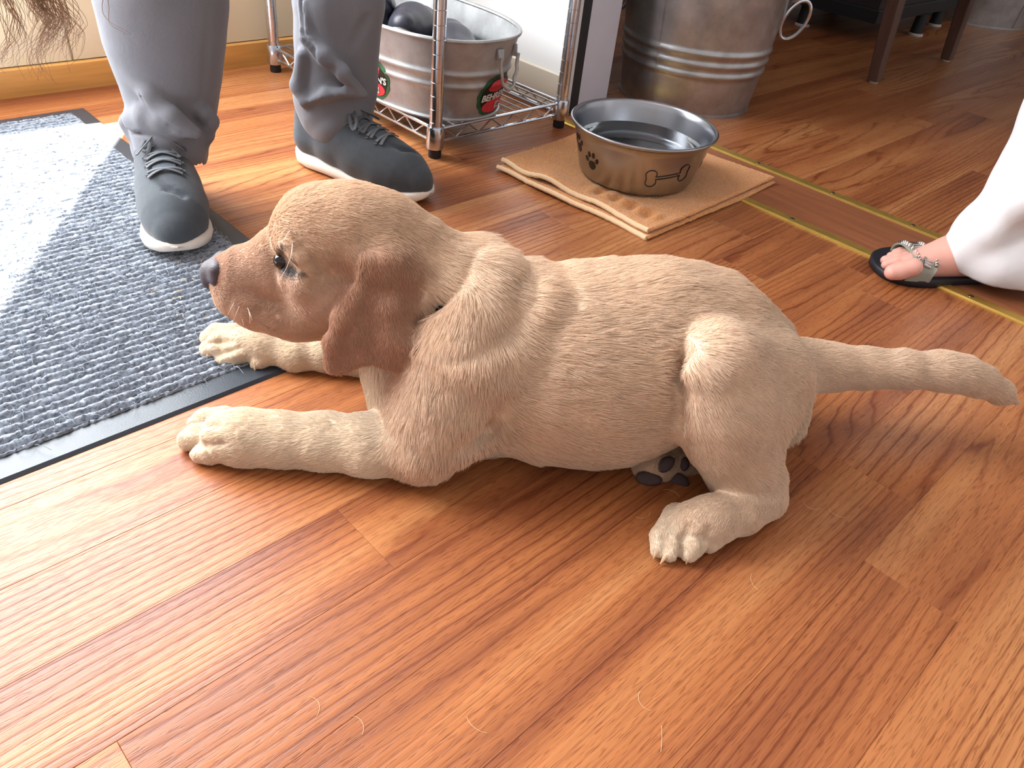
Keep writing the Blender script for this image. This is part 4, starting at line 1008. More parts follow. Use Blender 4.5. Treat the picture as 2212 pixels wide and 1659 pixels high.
# ============================================================ the puppy
DOG_SPEC = [["c","trunk",0.03,1,0,[[-0.0719,-0.7,0.1004,0.0918],[-0.1187,-0.695,0.0975,0.1024],[-0.1804,-0.69,0.102,0.1033],[-0.2223,-0.69,0.1162,0.0925],[-0.2785,-0.7,0.1229,0.0737],[-0.3372,-0.715,0.08,0.0731],[-0.3802,-0.715,0.0534,0.0546]]],["c","back",0.03,1,0,[[-0.1931,-0.7,0.1273,0.0795],[-0.2394,-0.705,0.1363,0.072],[-0.2861,-0.71,0.1234,0.076],[-0.3336,-0.715,0.0934,0.0745]]],["c","chest",0.03,1,0,[[-0.0285,-0.71,0.134,0.0749],[-0.0086,-0.7,0.077,0.077],[-0.0287,-0.69,0.0461,0.066]]],["c","chestfront",0.03,1,0,[[0.0225,-0.7,0.0815,0.0507],[0.0191,-0.68,0.0446,0.0459]]],["c","neck",0.03,1,0,[[0.0432,-0.72,0.2004,0.0473],[-0.0017,-0.715,0.1674,0.0554],[-0.0541,-0.705,0.13,0.0759]]],["c","throat",0.03,1,0,[[0.0776,-0.72,0.1263,0.0304],[0.0364,-0.71,0.1051,0.0461]]],["c","skull",0.02,1,0,[[0.1253,-0.72,0.2257,0.0483],[0.0985,-0.72,0.2266,0.0479],[0.0707,-0.72,0.2204,0.0474],[0.0442,-0.72,0.2074,0.0441]]],["c","muzzle",0.014,-1,0,[[0.1389,-0.72,0.1825,0.0425],[0.1699,-0.72,0.1803,0.0328],[0.1986,-0.72,0.1755,0.027],[0.2164,-0.72,0.172,0.0227],[0.2249,-0.72,0.1714,0.0164]]],["c","jaw",0.014,-1,0,[[0.1171,-0.72,0.1367,0.0331],[0.1563,-0.72,0.1375,0.0339],[0.1949,-0.72,0.1407,0.0277],[0.2183,-0.72,0.1471,0.0226]]],["c","flew",0.01,-1,0,[[0.2132,-0.708,0.1592,0.0174],[0.195,-0.702,0.1501,0.0193],[0.171,-0.696,0.1413,0.0184],[0.147,-0.693,0.1368,0.0166],[0.1271,-0.69,0.1424,0.0145]]],["c","flew_m",0.01,-1,0,[[0.2132,-0.732,0.1592,0.0174],[0.195,-0.738,0.1501,0.0193],[0.171,-0.744,0.1413,0.0184],[0.147,-0.747,0.1368,0.0166],[0.1271,-0.75,0.1424,0.0145]]],["c","cheek",0.02,1,0,[[0.1252,-0.688,0.172,0.0274],[0.0972,-0.688,0.174,0.0313],[0.0655,-0.7,0.1632,0.032]]],["c","cheek_m",0.02,1,0,[[0.1252,-0.752,0.172,0.0274],[0.0972,-0.752,0.174,0.0313],[0.0655,-0.74,0.1632,0.032]]],["c","brow",0.008,1,0,[[0.1601,-0.692,0.2293,0.0068],[0.1481,-0.68,0.2314,0.0076],[0.1385,-0.672,0.2234,0.0071],[0.1317,-0.668,0.2109,0.0058],[0.1209,-0.668,0.1977,0.0055]]],["c","brow_m",0.008,1,0,[[0.1601,-0.748,0.2293,0.0068],[0.1481,-0.76,0.2314,0.0076],[0.1385,-0.768,0.2234,0.0071],[0.1317,-0.772,0.2109,0.0058],[0.1209,-0.772,0.1977,0.0055]]],["c","cheekbone",0.012,1,0,[[0.1511,-0.682,0.1953,0.0092],[0.1357,-0.675,0.1925,0.0119],[0.1174,-0.67,0.1835,0.012]]],["c","cheekbone_m",0.012,1,0,[[0.1511,-0.758,0.1953,0.0092],[0.1357,-0.765,0.1925,0.0119],[0.1174,-0.77,0.1835,0.012]]],["c","eyesock",0.01,1,1,[[0.1585,-0.676,0.2228,0.004],[0.1548,-0.672,0.2162,0.004],[0.1451,-0.666,0.2142,0.0036]]],["c","eyesock_m",0.01,1,1,[[0.1585,-0.764,0.2228,0.004],[0.1548,-0.768,0.2162,0.004],[0.1451,-0.774,0.2142,0.0036]]],["c","bridge",0.02,-1,0,[[0.1508,-0.72,0.2165,0.0188],[0.1702,-0.72,0.2045,0.0199]]],["c","nfu",0.03,1,0,[[-0.0288,-0.65,0.1306,0.0598],[-0.0078,-0.63,0.0743,0.0479],[0.0109,-0.61,0.0453,0.0352]]],["c","nfl",0.02,1,0,[[0.0173,-0.6186,0.0318,0.0318],[0.0694,-0.623,0.0288,0.0288],[0.1193,-0.6292,0.0264,0.0264],[0.1635,-0.6304,0.0248,0.0248],[0.2021,-0.6306,0.0257,0.0257],[0.2218,-0.632,0.0247,0.0247]]],["c","toe",0.0032,1,0,[[0.2342,-0.6686,0.0154,0.0154],[0.2549,-0.6702,0.0129,0.0129],[0.2629,-0.6671,0.0103,0.0103]]],["c","toe",0.0032,1,0,[[0.236,-0.6456,0.0151,0.0151],[0.2575,-0.6428,0.013,0.013],[0.2651,-0.6393,0.011,0.011]]],["c","toe",0.0032,1,0,[[0.2147,-0.6286,0.0169,0.0169],[0.2373,-0.6209,0.0133,0.0133],[0.2465,-0.6199,0.0103,0.0103]]],["c","ffu",0.02,1,0,[[-0.0055,-0.79,0.0383,0.0519],[0.0516,-0.79,0.0239,0.0347]]],["c","ffl",0.015,1,0,[[0.0522,-0.8,0.0145,0.0323],[0.1327,-0.7988,0.0209,0.0209],[0.1781,-0.7978,0.0179,0.0179],[0.2194,-0.8074,0.0197,0.0197],[0.2428,-0.8112,0.0197,0.0197]]],["c","toe",0.0032,1,0,[[0.2585,-0.8288,0.0165,0.0165],[0.2829,-0.834,0.0142,0.0142],[0.2932,-0.8319,0.0106,0.0106]]],["c","toe",0.0032,1,0,[[0.2493,-0.8139,0.0174,0.0174],[0.274,-0.8101,0.0156,0.0156],[0.2868,-0.8074,0.011,0.011]]],["c","toe",0.0032,1,0,[[0.2412,-0.8024,0.0162,0.0162],[0.2569,-0.7959,0.0126,0.0126],[0.2669,-0.7939,0.0092,0.0092]]],["c","toe",0.0032,1,0,[[0.2079,-0.8028,0.0116,0.0116],[0.2222,-0.7893,0.0098,0.0098],[0.2266,-0.7866,0.0057,0.0057]]],["c","knee",0.016,1,0,[[-0.2754,-0.615,0.1681,0.0361],[-0.3325,-0.655,0.1314,0.0523]]],["c","shin",0.03,1,0,[[-0.2743,-0.61,0.1671,0.0359],[-0.2932,-0.6,0.1228,0.0407],[-0.3076,-0.595,0.0837,0.0359],[-0.33,-0.59,0.0425,0.029],[-0.342,-0.588,0.0133,0.0265]]],["c","ham",0.02,1,0,[[-0.3568,-0.66,0.1166,0.0482],[-0.3482,-0.63,0.0883,0.0352],[-0.3469,-0.605,0.0669,0.014],[-0.3627,-0.59,0.0373,0.0111],[-0.3757,-0.585,0.0108,0.0112]]],["c","shank",0.012,1,0,[[-0.3597,-0.5709,0.019,0.019],[-0.3241,-0.5521,0.0215,0.0215],[-0.2898,-0.5381,0.023,0.023],[-0.2688,-0.5323,0.0228,0.0228]]],["c","toe",0.0032,1,0,[[-0.2553,-0.5469,0.0145,0.0145],[-0.2348,-0.5244,0.0104,0.0104],[-0.229,-0.5088,0.007,0.007]]],["c","toe",0.0032,1,0,[[-0.268,-0.5431,0.0164,0.0164],[-0.2442,-0.515,0.0118,0.0118],[-0.2398,-0.5045,0.0084,0.0084]]],["c","toe",0.0032,1,0,[[-0.2813,-0.5378,0.0173,0.0173],[-0.2635,-0.5121,0.0131,0.0131],[-0.2598,-0.5052,0.0098,0.0098]]],["c","toe",0.0032,1,0,[[-0.3002,-0.5415,0.0155,0.0155],[-0.2879,-0.5236,0.0124,0.0124],[-0.2844,-0.5185,0.0095,0.0095]]],["c","rump",0.02,1,0,[[-0.3985,-0.7,0.0679,0.0339],[-0.4078,-0.69,0.0375,0.0276]]],["c","tail",0.025,1,0,[[-0.402,-0.73,0.0881,0.031],[-0.4393,-0.735,0.0854,0.0257],[-0.4743,-0.735,0.0856,0.0219],[-0.5153,-0.735,0.0861,0.0191],[-0.5584,-0.73,0.0912,0.0174],[-0.6031,-0.727,0.0942,0.0174],[-0.6317,-0.724,0.0934,0.0157],[-0.6586,-0.722,0.0853,0.0124],[-0.688,-0.72,0.0728,0.008],[-0.7164,-0.72,0.0584,0.0029]]],["c","fhl",0.015,1,0,[[-0.3572,-0.7,-0.0077,0.0343],[-0.3048,-0.66,-0.0005,0.0262],[-0.282,-0.65,0.0039,0.0248]]],["c","fhp",0.01,1,0,[[-0.2748,-0.648,0.0091,0.0214],[-0.2511,-0.635,0.0054,0.0212],[-0.241,-0.63,-0.0027,0.0159]]],["c","fhp2",0.01,1,0,[[-0.29,-0.65,-0.0068,0.0185],[-0.2745,-0.64,-0.0092,0.0162],[-0.2589,-0.632,-0.0082,0.0128]]],["p","ear",0.007,1,0,[0.0698,-0.648,0.1736],[0.99884,-0.04631,-0.01297],[0.0,0.26963,-0.96296],[0.04809,0.96185,0.26932],[[0.0075,-0.0664],[0.013,-0.0457],[0.0191,-0.0222],[0.0344,0.0026],[0.0441,0.0265],[0.047,0.0449],[0.0434,0.0586],[0.0318,0.0628],[0.0216,0.0595],[0.0123,0.0533],[-0.0007,0.0483],[-0.024,0.0506],[-0.04,0.0409],[-0.0454,0.0208],[-0.0481,-0.0036],[-0.0459,-0.0271],[-0.0415,-0.0499],[-0.0255,-0.0667]],0.0065,[0,0,-3.0,0,0]],["c","earroot",0.02,0,0,[[0.0766,-0.678,0.2237,0.0118],[0.0539,-0.675,0.2244,0.0136],[0.0357,-0.672,0.2146,0.0136]]],["c","earfold",0.014,1,1,[[0.0661,-0.636,0.1975,0.0031],[0.0678,-0.628,0.1762,0.004],[0.0662,-0.622,0.1559,0.0041],[0.0637,-0.618,0.1422,0.0032]]],["c","earlobe",0.022,0,0,[[0.0483,-0.65,0.1847,0.0064],[0.0431,-0.644,0.1532,0.0079],[0.0465,-0.641,0.1363,0.0056]]],["c","earroll",0.014,0,0,[[0.0846,-0.656,0.1943,0.0036],[0.0978,-0.648,0.1717,0.0041],[0.1071,-0.643,0.1468,0.0042],[0.1087,-0.64,0.1231,0.0038]]],["c","fold",0.014,0,1,[[0.0209,-0.6507,0.1731,0.0028],[0.0045,-0.6541,0.1861,0.0028],[-0.0126,-0.65,0.2091,0.0027],[-0.0223,-0.6643,0.219,0.0023],[-0.0281,-0.6868,0.2291,0.0023]]],["c","ruff",0.02,0,0,[[-0.0367,-0.735,0.2008,0.0198],[-0.0528,-0.69,0.1999,0.0237],[-0.0417,-0.655,0.1823,0.0255],[-0.0178,-0.645,0.1566,0.0233]]],["c","ruffb",0.02,0,0,[[-0.0907,-0.72,0.1764,0.0249],[-0.0966,-0.67,0.182,0.026],[-0.0793,-0.64,0.1499,0.0282]]],["c","fold2",0.014,0,1,[[-0.0927,-0.6786,0.2201,0.0023],[-0.0845,-0.646,0.2123,0.0023],[-0.0716,-0.6233,0.1941,0.0022],[-0.0434,-0.6031,0.1781,0.0022],[-0.0045,-0.5984,0.1681,0.0022]]],["c","armpit",0.02,0,1,[[-0.0326,-0.5786,0.07,0.0047],[-0.0511,-0.5995,0.0776,0.0043],[-0.0662,-0.5901,0.1172,0.0032]]],["c","flank",0.02,0,1,[[-0.2398,-0.583,0.1215,0.0046],[-0.2339,-0.5889,0.1461,0.0041],[-0.2333,-0.609,0.1595,0.0032],[-0.2331,-0.6033,0.1889,0.0027]]],["c","hockgroove",0.008,0,1,[[-0.3222,-0.5506,0.0934,0.0023],[-0.3365,-0.5551,0.067,0.0028],[-0.3486,-0.5543,0.0462,0.0024]]],["c","toegroove",0.006,0,1,[[0.2655,-0.6408,0.0242,0.0029],[0.2438,-0.6314,0.0376,0.0028],[0.2203,-0.62,0.0515,0.0021]]],["c","toegroove",0.006,0,1,[[0.2541,-0.6204,0.0181,0.0028],[0.2353,-0.6131,0.031,0.0028],[0.2139,-0.6066,0.0401,0.0021]]],["c","toegroove",0.006,0,1,[[-0.2316,-0.5023,0.0135,0.0027],[-0.2359,-0.5136,0.0214,0.0027],[-0.2463,-0.5243,0.032,0.002]]],["c","toegroove",0.006,0,1,[[-0.2498,-0.5009,0.0116,0.0027],[-0.251,-0.5118,0.0207,0.0034],[-0.2573,-0.5173,0.0355,0.002]]],["c","toegroove",0.006,0,1,[[-0.2713,-0.5025,0.0185,0.002],[-0.2712,-0.5104,0.0268,0.0027],[-0.2757,-0.5147,0.0359,0.002]]],["c","toegroove",0.006,0,1,[[0.2868,-0.8042,0.0217,0.0025],[0.2707,-0.8024,0.0268,0.0025],[0.2525,-0.799,0.0324,0.0016]]],["c","toegroove",0.006,0,1,[[0.2721,-0.7904,0.0142,0.0025],[0.2571,-0.79,0.0225,0.0025],[0.2432,-0.7921,0.0275,0.0016]]]]
REG = {'trunk': (.015, 0), 'chest': (.020, 1), 'chestfront': (.022, 2), 'neck': (.020, 0), 'throat': (.013, 1), 'skull': (.008, 3), 'muzzle': (.0035, 4), 'jaw': (.004, 3), 'flew': (.0035, 4),  # skull, bridge and chin lighter: window sheen and rim light painted into the coat
       'cheek': (.006, 4), 'brow': (.005, 3), 'nfu': (.015, 1), 'nfl': (.009, 2), 'ffl': (.008, 2), 'ffu': (.012, 1), 'toe': (.0034, 2), 'knee': (.010, 1), 'shin': (.009, 1), 'ham': (.010, 1),
       'shank': (.006, 1), 'rump': (.015, 2), 'tail': (.009, 1), 'fhl': (.008, 3), 'fhp': (.004, 3), 'fhp2': (.004, 3), 'ear': (.006, 5), 'ruff': (.022, 0), 'ruffb': (.020, 0), 'back': (.016, 0), 'bridge': (.004, 3), 'cheekbone': (.005, 4), 'earroot': (.007, 5)}  # far hind paw tanner than the other paws: shade painted into its fur colour
PAL = np.array([srgb(241, 212, 184), srgb(243, 216, 190), srgb(247, 228, 204), srgb(227, 194, 164), srgb(208, 172, 148), srgb(192, 148, 122)])
EYE = np.array([[0.1593,-0.691,0.209,0.0092],[0.1593,-0.749,0.209,0.0092]])
EYE_RIM = np.array([[0.1581,-0.6731,0.2323,0.004],[0.1581,-0.7669,0.2323,0.004],[0.1607,-0.6789,0.2241,0.005],[0.1607,-0.7611,0.2241,0.005],[0.1625,-0.6828,0.2168,0.0058],[0.1625,-0.7572,0.2168,0.0058],[0.1617,-0.6831,0.2116,0.0062],[0.1617,-0.7569,0.2116,0.0062],[0.16,-0.682,0.2077,0.0062],[0.16,-0.758,0.2077,0.0062],[0.1558,-0.6783,0.207,0.006],[0.1558,-0.7617,0.207,0.006],[0.1518,-0.6754,0.2068,0.0056],[0.1518,-0.7646,0.2068,0.0056],[0.148,-0.665,0.2206,0.0056],[0.148,-0.775,0.2206,0.0056],[0.1476,-0.672,0.2075,0.0052],[0.1476,-0.768,0.2075,0.0052],[0.1427,-0.6653,0.2106,0.0046],[0.1427,-0.7747,0.2106,0.0046],[0.1387,-0.6609,0.2124,0.004],[0.1387,-0.7791,0.2124,0.004],[0.135,-0.6594,0.2125,0.0032],[0.135,-0.7806,0.2125,0.0032],[0.2257,-0.6918,0.1692,0.0011],[0.2254,-0.6912,0.1682,0.0011],[0.2254,-0.6911,0.1669,0.0011],[0.2252,-0.6907,0.1658,0.0011],[0.225,-0.6905,0.1646,0.0011],[0.2249,-0.6902,0.1634,0.0011],[0.2249,-0.6903,0.162,0.0011],[0.2246,-0.6896,0.161,0.0011],[0.2247,-0.6902,0.1592,0.0011],[0.2239,-0.6895,0.1585,0.0011],[0.223,-0.6888,0.1577,0.0011],[0.2221,-0.6881,0.157,0.0011],[0.2215,-0.6884,0.1556,0.0011],[0.2207,-0.6877,0.1548,0.0011],[0.2199,-0.6874,0.1538,0.0011],[0.219,-0.6867,0.153,0.0011],[0.2183,-0.6864,0.152,0.0011],[0.2167,-0.6861,0.1511,0.0011],[0.2147,-0.6844,0.151,0.0011],[0.213,-0.6837,0.1504,0.0011],[0.2111,-0.6823,0.1501,0.0011],[0.2094,-0.6816,0.1494,0.0011],[0.2079,-0.6815,0.1483,0.0011],[0.206,-0.6802,0.148,0.0011],[0.2042,-0.6792,0.1475,0.0011],[0.2018,-0.6784,0.1471,0.0011],[0.1994,-0.6776,0.1466,0.0011],[0.1974,-0.6782,0.1452,0.0011],[0.195,-0.6775,0.1447,0.0011],[0.1926,-0.6768,0.1442,0.0011],[0.1901,-0.6762,0.1437,0.0011],[0.188,-0.6764,0.1426,0.0011],[0.1856,-0.6757,0.142,0.0011],[0.1834,-0.6758,0.141,0.0011],[0.181,-0.6751,0.1405,0.0011],[0.1785,-0.6742,0.1401,0.0011],[0.1764,-0.6748,0.1387,0.0011],[0.174,-0.6741,0.1382,0.0011],[0.1716,-0.6734,0.1377,0.0011],[0.1696,-0.6743,0.1361,0.0011],[0.1673,-0.674,0.1353,0.0011],[0.1659,-0.6741,0.1344,0.0011],[0.1645,-0.6739,0.1338,0.0011],[0.1632,-0.6743,0.1328,0.0011],[0.1617,-0.6741,0.1321,0.0011],[0.1605,-0.6749,0.1308,0.0011],[0.159,-0.6744,0.1304,0.0011],[0.1576,-0.6745,0.1295,0.0011]])
def dog_fields(P, chunk=20000):
    """per point: comb direction, hair length, colour (blended from the nearest limbs)"""
    segs = []
    for s in DOG_SPEC:
        if s[4]: continue
        nm = s[1].replace('_m', ''); ln, pc = REG.get(nm, (.008, 1))
        if s[0] == 'c':
            B = s[5]
            if len(B) == 1 or s[3] == 0: continue
            for a, b in zip(B[:-1], B[1:]):
                d = np.array(b[:3]) - np.array(a[:3]); l = np.linalg.norm(d) + 1e-9
                d = d / l * s[3]
                if nm in ('shin', 'knee', 'ham'): d = d + np.array([-.9, 0, 0]); d /= np.linalg.norm(d)
                segs.append((a[:3], b[:3], a[3], b[3], d, ln, pc))
        elif s[0] == 'p':
            o = np.array(s[5]); Bv = np.array(s[7]); pts = np.array(s[9]); lo_, hi_ = pts[:, 1].min(), pts[:, 1].max(); mx = pts[:, 0].mean()
            A_ = np.array(s[6]); dn = np.array([0, 0, -1.0])
            for xx in (pts[:, 0].min() * .6, mx, pts[:, 0].max() * .6):
                segs.append((list(o + Bv * lo_ * .8 + A_ * xx), list(o + Bv * hi_ * .8 + A_ * xx), .012, .012, dn, ln, pc))
    A = np.array([x[0] for x in segs]); Bq = np.array([x[1] for x in segs]); ra = np.array([x[2] for x in segs]); rb = np.array([x[3] for x in segs])
    Dn = np.array([x[4] for x in segs]); LN = np.array([x[5] for x in segs]); PC = PAL[np.array([x[6] for x in segs])]
    oc = np.zeros((len(P), 3)); ol = np.zeros(len(P)); ocol = np.zeros((len(P), 3))
    BA = Bq - A; l2 = (BA ** 2).sum(1) + 1e-9
    for i in range(0, len(P), chunk):
        p = P[i:i + chunk][:, None]
        h = np.clip(((p - A) * BA).sum(-1) / l2, 0, 1)
        d = np.linalg.norm(p - A - h[..., None] * BA, axis=-1) - (ra + (rb - ra) * h)
        d = np.maximum(d - d.min(1, keepdims=True), 0)
        w = np.exp(-d / .007); w /= w.sum(1, keepdims=True)
        oc[i:i + chunk] = w @ Dn; ol[i:i + chunk] = w @ LN; ocol[i:i + chunk] = w @ PC
    return oc, ol, ocol
dog = empty('puppy', (.45, .40, 0), 'cream labrador puppy lying on the floor beside the mat, head turned left', 'dog')
prims = sdf_build(DOG_SPEC)
lo = np.min([p['lo'] for p in prims if not p['sub']], axis=0) - .015; hi = np.max([p['hi'] for p in prims if not p['sub']], axis=0) + .015
lo[2] = -.012
Fd, lo, hh = mesh_sdf(prims, lo, hi, .0026)
DV, DQ = surface_nets(Fd, lo, hh); del Fd
DV[:, 2] = np.maximum(DV[:, 2], .0012)
# the fur material reads a colour stored on skin and hairs
def fur_mat(hair):
    m, nt, b = new_mat('cream_fur' if hair else 'cream_skin')
    at = N(nt, 'ShaderNodeAttribute'); at.attribute_name = 'fur_col'
    L(nt, at.outputs['Color'], b.inputs['Base Color'])
    b.inputs['Roughness'].default_value = .7; b.inputs['Specular IOR Level'].default_value = .25; b.inputs['Sheen Weight'].default_value = .1
    tl = N(nt, 'ShaderNodeBsdfTranslucent'); L(nt, at.outputs['Color'], tl.inputs['Color'])
    mx = N(nt, 'ShaderNodeMixShader'); mx.inputs[0].default_value = .28 if hair else 0.0
    L(nt, b.outputs[0], mx.inputs[1]); L(nt, tl.outputs[0], mx.inputs[2]); L(nt, mx.outputs[0], nt.nodes['Material Output'].inputs['Surface'])
    return m
M_FUR = fur_mat(False); M_HAIRS = fur_mat(True)
def value_noise(P, sc, seed):
    r = np.random.default_rng(seed); T = r.random((32, 32, 32)); q = P / sc; i = np.floor(q).astype(int); f = q - i; f = f * f * (3 - 2 * f); o = 0
    for a in (0, 1):
        for b_ in (0, 1):
            for c_ in (0, 1):
                w = (f[:, 0] if a else 1 - f[:, 0]) * (f[:, 1] if b_ else 1 - f[:, 1]) * (f[:, 2] if c_ else 1 - f[:, 2])
                o = o + w * T[(i[:, 0] + a) % 32, (i[:, 1] + b_) % 32, (i[:, 2] + c_) % 32]
    return o
def tint(P, colr):
    """coat markings: mottled cream, dark eye rims"""
    n1 = value_noise(P, .035, 1)[:, None]; n2 = value_noise(P * np.array([.5, 1, 1]), .012, 2)[:, None]
    c = colr * (1 + (n1 - .5) * .10 + (n2 - .5) * .06)
    e = np.zeros(len(P))
    for ey in EYE_RIM:
        q = P - ey[:3]
        e = np.maximum(e, np.exp(-((q ** 2).sum(1) / (ey[3] * 1.35) ** 2) ** 1.6))
    e = e[:, None]
    return np.clip(c * (1 - e) + np.array([.02, .018, .022]) * e, 0, 1), e[:, 0]
cmb, ln0, col0 = dog_fields(DV)
vcol, _ = tint(DV, col0)
body = mesh_obj('body', DV @ UVZ, DQ, M_FUR)
at = body.data.attributes.new('fur_col', 'FLOAT_COLOR', 'POINT')
at.data.foreach_set('color', np.concatenate([vcol, np.ones((len(vcol), 1))], 1).astype(np.float32).ravel())
under(body, dog)
def make_fur(nh):
    r = np.random.default_rng(17)
    T = np.concatenate([DQ[:, [0, 1, 2]], DQ[:, [0, 2, 3]]])
    a, b, c = DV[T[:, 0]], DV[T[:, 1]], DV[T[:, 2]]
    cr = np.cross(b - a, c - a); ar = np.linalg.norm(cr, axis=1) + 1e-12
    nrm = cr / ar[:, None]
    lnf = ln0[T].mean(1)
    keep = (a[:, 2] + b[:, 2] + c[:, 2]) / 3 > .003
    wgt = ar * keep * np.clip(.010 / lnf, .55, 2.6)
    ti = r.choice(len(T), nh, p=wgt / wgt.sum())
    u, v_ = r.random(nh), r.random(nh); fl = u + v_ > 1; u[fl] = 1 - u[fl]; v_[fl] = 1 - v_[fl]
    P = a[ti] + (b[ti] - a[ti]) * u[:, None] + (c[ti] - a[ti]) * v_[:, None]
    vn = np.zeros_like(DV)
    for k in range(3): np.add.at(vn, T[:, k], cr)
    vn /= np.linalg.norm(vn, axis=1)[:, None] + 1e-12
    Nn = vn[T[ti, 0]] * (1 - u - v_)[:, None] + vn[T[ti, 1]] * u[:, None] + vn[T[ti, 2]] * v_[:, None]
    Nn /= np.linalg.norm(Nn, axis=1)[:, None] + 1e-12
    cd, ln, cc = cmb[T[ti, 0]], ln0[T[ti, 0]], col0[T[ti, 0]]
    cd = cd + np.array([-.38, 0, -.22])
    tn = cd - Nn * (cd * Nn).sum(1)[:, None]; tn /= np.linalg.norm(tn, axis=1)[:, None] + 1e-9
    # clumps: neighbouring hairs share a swirl
    w1 = np.stack([value_noise(P, .016, s_) - .5 for s_ in (11, 12, 13)], 1); w2 = np.stack([value_noise(P, .006, s_) - .5 for s_ in (14, 15, 16)], 1)
    tn = tn + w1 * .55 + w2 * .45 + r.normal(0, .07, P.shape)
    tn -= Nn * (tn * Nn).sum(1)[:, None]; tn /= np.linalg.norm(tn, axis=1)[:, None] + 1e-9
    ln = ln * r.uniform(.6, 1.15, nh) * (.75 + .6 * value_noise(P, .02, 18))
    colr, e = tint(P, cc)
    colr = np.clip(colr * r.uniform(.90, 1.08, nh)[:, None] * np.array([1.0, 1.0, 1.0]), 0, 1)
    ln = ln * (1 - .7 * e)
    lift = (.30 + .16 * (value_noise(P, .009, 19) - .5) + .0009 / np.maximum(ln, .002))[:, None]
    pts = []
    for t in (0, .33, .67, 1.0):
        pts.append(P - Nn * .0004 + tn * (ln * t)[:, None] * .95 + Nn * (ln * (t - .42 * t * t))[:, None] * lift * 1.25)
    S = np.stack(pts, 1); S[..., 2] = np.maximum(S[..., 2], .0006)
    S = (S.reshape(-1, 3) @ UVZ).astype(np.float32)
    hc = bpy.data.hair_curves.new('fur'); hc.add_curves([4] * nh)
    hc.attributes['position'].data.foreach_set('vector', S.ravel())
    ra = hc.attributes.get('radius') or hc.attributes.new('radius', 'FLOAT', 'POINT')
    ra.data.foreach_set('value', np.tile(np.array([.00021, .00020, .00014, .00005], np.float32), nh))
    ca = hc.attributes.new('fur_col', 'FLOAT_COLOR', 'CURVE')
    ca.data.foreach_set('color', np.concatenate([colr, np.ones((nh, 1))], 1).astype(np.float32).ravel())
    hc.materials.append(M_HAIRS)
    o = bpy.data.objects.new('fur', hc); col.objects.link(o); o.parent = body; o['kind'] = 'stuff'
    return o
make_fur(430000)
NOSE_SPEC = [["c","nose",0.008,1,0,[[0.231,-0.72,0.1819,0.0096],[0.238,-0.72,0.1748,0.0111],[0.2396,-0.72,0.1659,0.0102],[0.238,-0.72,0.157,0.0073]]],["c","nose",0.008,1,0,[[0.2297,-0.708,0.1833,0.009],[0.2294,-0.706,0.1747,0.009]]],["c","nose_m",0.008,1,0,[[0.2297,-0.732,0.1833,0.009],[0.2294,-0.734,0.1747,0.009]]],["c","nost",0.004,1,1,[[0.223,-0.6995,0.1768,0.0024],[0.2193,-0.6985,0.1749,0.0024]]]]
M_NOSE = simple('nose_leather', srgb(58, 48, 56), .42, var=.15, vscale=90, bump=.4, bscale=900)
no, _, _ = sdf_obj('nose', NOSE_SPEC, .0014, M_NOSE, frame=UVZ); under(no, dog)
M_EYE = simple('eye', srgb(14, 12, 14), .06, spec=.6)
for e in EYE:
    c = to_world(e[:3]); r = e[3]
    m8 = MB(); prof = [(max(.0001, r * math.sin(math.pi * k / 16)), -r * math.cos(math.pi * k / 16)) for k in range(17)]
    o = m8.lathe(prof, (0, 0, 0), 24).build('eye', M_EYE, loc=c); o['label'] = 'dark glossy eye'; under(o, dog)
M_WHISK = simple('whisker', srgb(236, 214, 200), .4)
for P in [[[0.2902,0.6499,0.1582],[0.285,0.6481,0.1522],[0.2862,0.663,0.1324]],[[0.2904,0.6479,0.1436],[0.2912,0.6472,0.1368],[0.3413,0.7584,0.0477]],[[0.2957,0.6432,0.1581],[0.2936,0.6315,0.1512],[0.341,0.736,0.0509]],[[0.296,0.6421,0.1569],[0.2932,0.6349,0.1528],[0.2916,0.6338,0.145]],[[0.3332,0.6117,0.2478],[0.3255,0.6053,0.2478],[0.32,0.6004,0.2457]],[[0.3307,0.6045,0.2399],[0.3204,0.5893,0.2361],[0.3192,0.6002,0.2155],[0.31,0.6026,0.203]],[[0.2876,0.656,0.1599],[0.2824,0.654,0.1555],[0.2809,0.6621,0.1429]]]:
    Q_ = []
    for i in range(len(P) - 1):
        for t in (0, .25, .5, .75): Q_.append(tuple(np.array(P[i]) * (1 - t) + np.array(P[i + 1]) * t))
    Q_.append(tuple(P[-1])); Q_ = [Q_[0]] + [tuple((np.array(Q_[i - 1]) + 2 * np.array(Q_[i]) + np.array(Q_[i + 1])) / 4) for i in range(1, len(Q_) - 1)] + [Q_[-1]]
    n_ = len(Q_); under(MB().tube(Q_, [.00042 * (1 - .7 * i / (n_ - 1)) for i in range(n_)], 5).build('whisker', M_WHISK), dog)
M_CLAW = simple('claw_horn', srgb(214, 176, 140), .35)
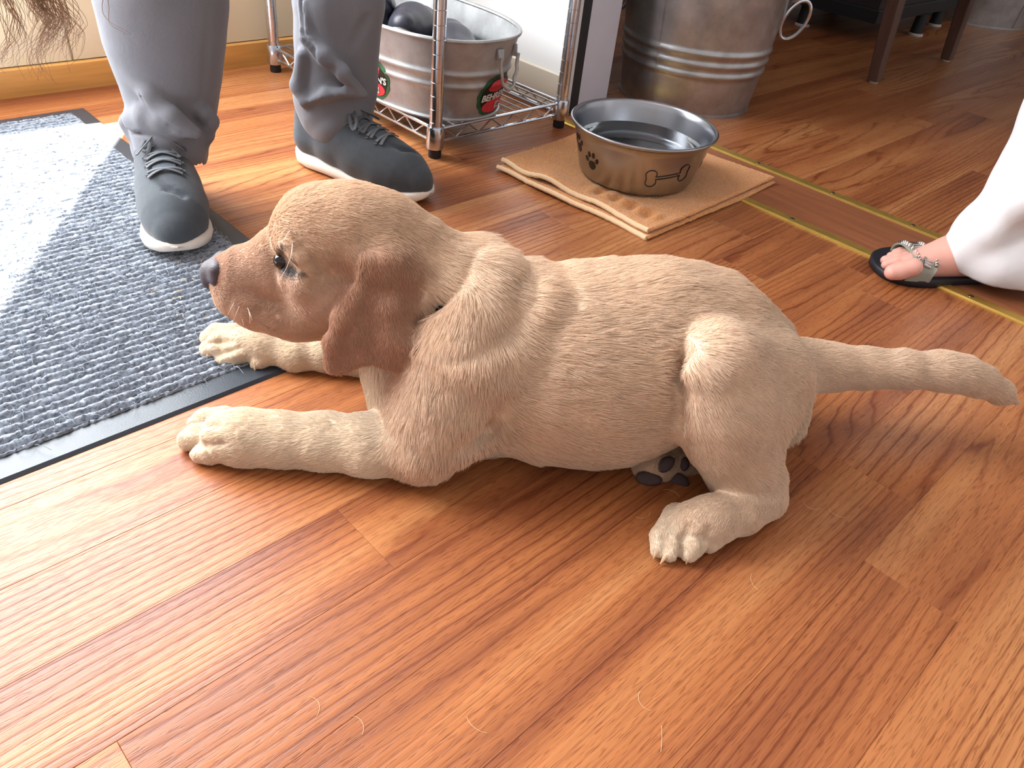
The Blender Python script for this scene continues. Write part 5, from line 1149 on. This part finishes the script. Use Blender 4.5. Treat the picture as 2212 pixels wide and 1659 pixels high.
for a, b in [[[0.502,0.2339,0.01],[0.4967,0.233,0.002]],[[0.5047,0.2242,0.01],[0.4971,0.2244,0.002]],[[0.521,0.21,0.011],[0.5181,0.2075,0.002]],[[0.5476,0.2029,0.012],[0.5469,0.2008,0.003]],[[0.3046,0.7865,0.012],[0.3025,0.792,0.004]],[[0.3116,0.8099,0.014],[0.3067,0.8173,0.006]],[[0.34,0.7382,0.01],[0.3372,0.7358,0.002]],[[0.2122,0.6338,0.012],[0.2088,0.638,0.004]],[[0.212,0.6521,0.014],[0.2089,0.6591,0.006]]]:
    a, b = np.array(a), np.array(b); mid = (a + b) / 2 + np.array([0, 0, .0012])
    under(MB().tube([tuple(a), tuple(mid), tuple(b)], [.0026, .0021, .0005], 8).build('claw', M_CLAW), dog)
M_PAD = simple('paw_pad', srgb(72, 54, 54), .7, bump=.5, bscale=500)
for c, rx, ry, rot in [[[0.5809,0.3066,0.0065],0.015,0.0078,-8],[[0.598,0.3007,0.0231],0.0113,0.0077,35],[[0.6206,0.2898,0.0189],0.0052,0.0083,0],[[0.6097,0.2866,0.0018],0.0136,0.0089,-20]]:
    c = Vector(c); vd = Vector((.66, .33, -.67)).normalized(); rt = Vector((.72, -.69, .08)); rt = (rt - vd * rt.dot(vd)).normalized(); up = rt.cross(vd)
    ca, sa = math.cos(math.radians(rot)), math.sin(math.radians(rot)); ax, ay = rt * ca + up * sa, up * ca - rt * sa
    V = []; F = []; n1, n2 = 9, 20
    for i in range(n1):
        th = math.pi * i / (n1 - 1)
        for k in range(n2):
            ph = 2 * math.pi * k / n2; s_ = math.sin(th)
            V.append(tuple(c + ax * (rx * s_ * math.cos(ph)) + ay * (ry * s_ * math.sin(ph) * (1 - .15 * math.cos(ph))) + vd * (.0032 * math.cos(th))))
    F = [(i*n2 + k, (i+1)*n2 + k, (i+1)*n2 + (k+1) % n2, i*n2 + (k+1) % n2) for i in range(n1 - 1) for k in range(n2)]
    o = mesh_obj('paw_pad', V, F, M_PAD); o['label'] = 'dark paw pad'; under(o, dog)
cp = [[0.4071,0.5107,0.1671],[0.4165,0.5099,0.1695],[0.4249,0.506,0.1757],[0.4271,0.4949,0.1889]]
o = MB().tube([tuple(p) for p in cp], .006, 8, flat=.35).build('collar', M_BLACK); o['label'] = 'black collar glimpsed under the neck fur'; under(o, dog)
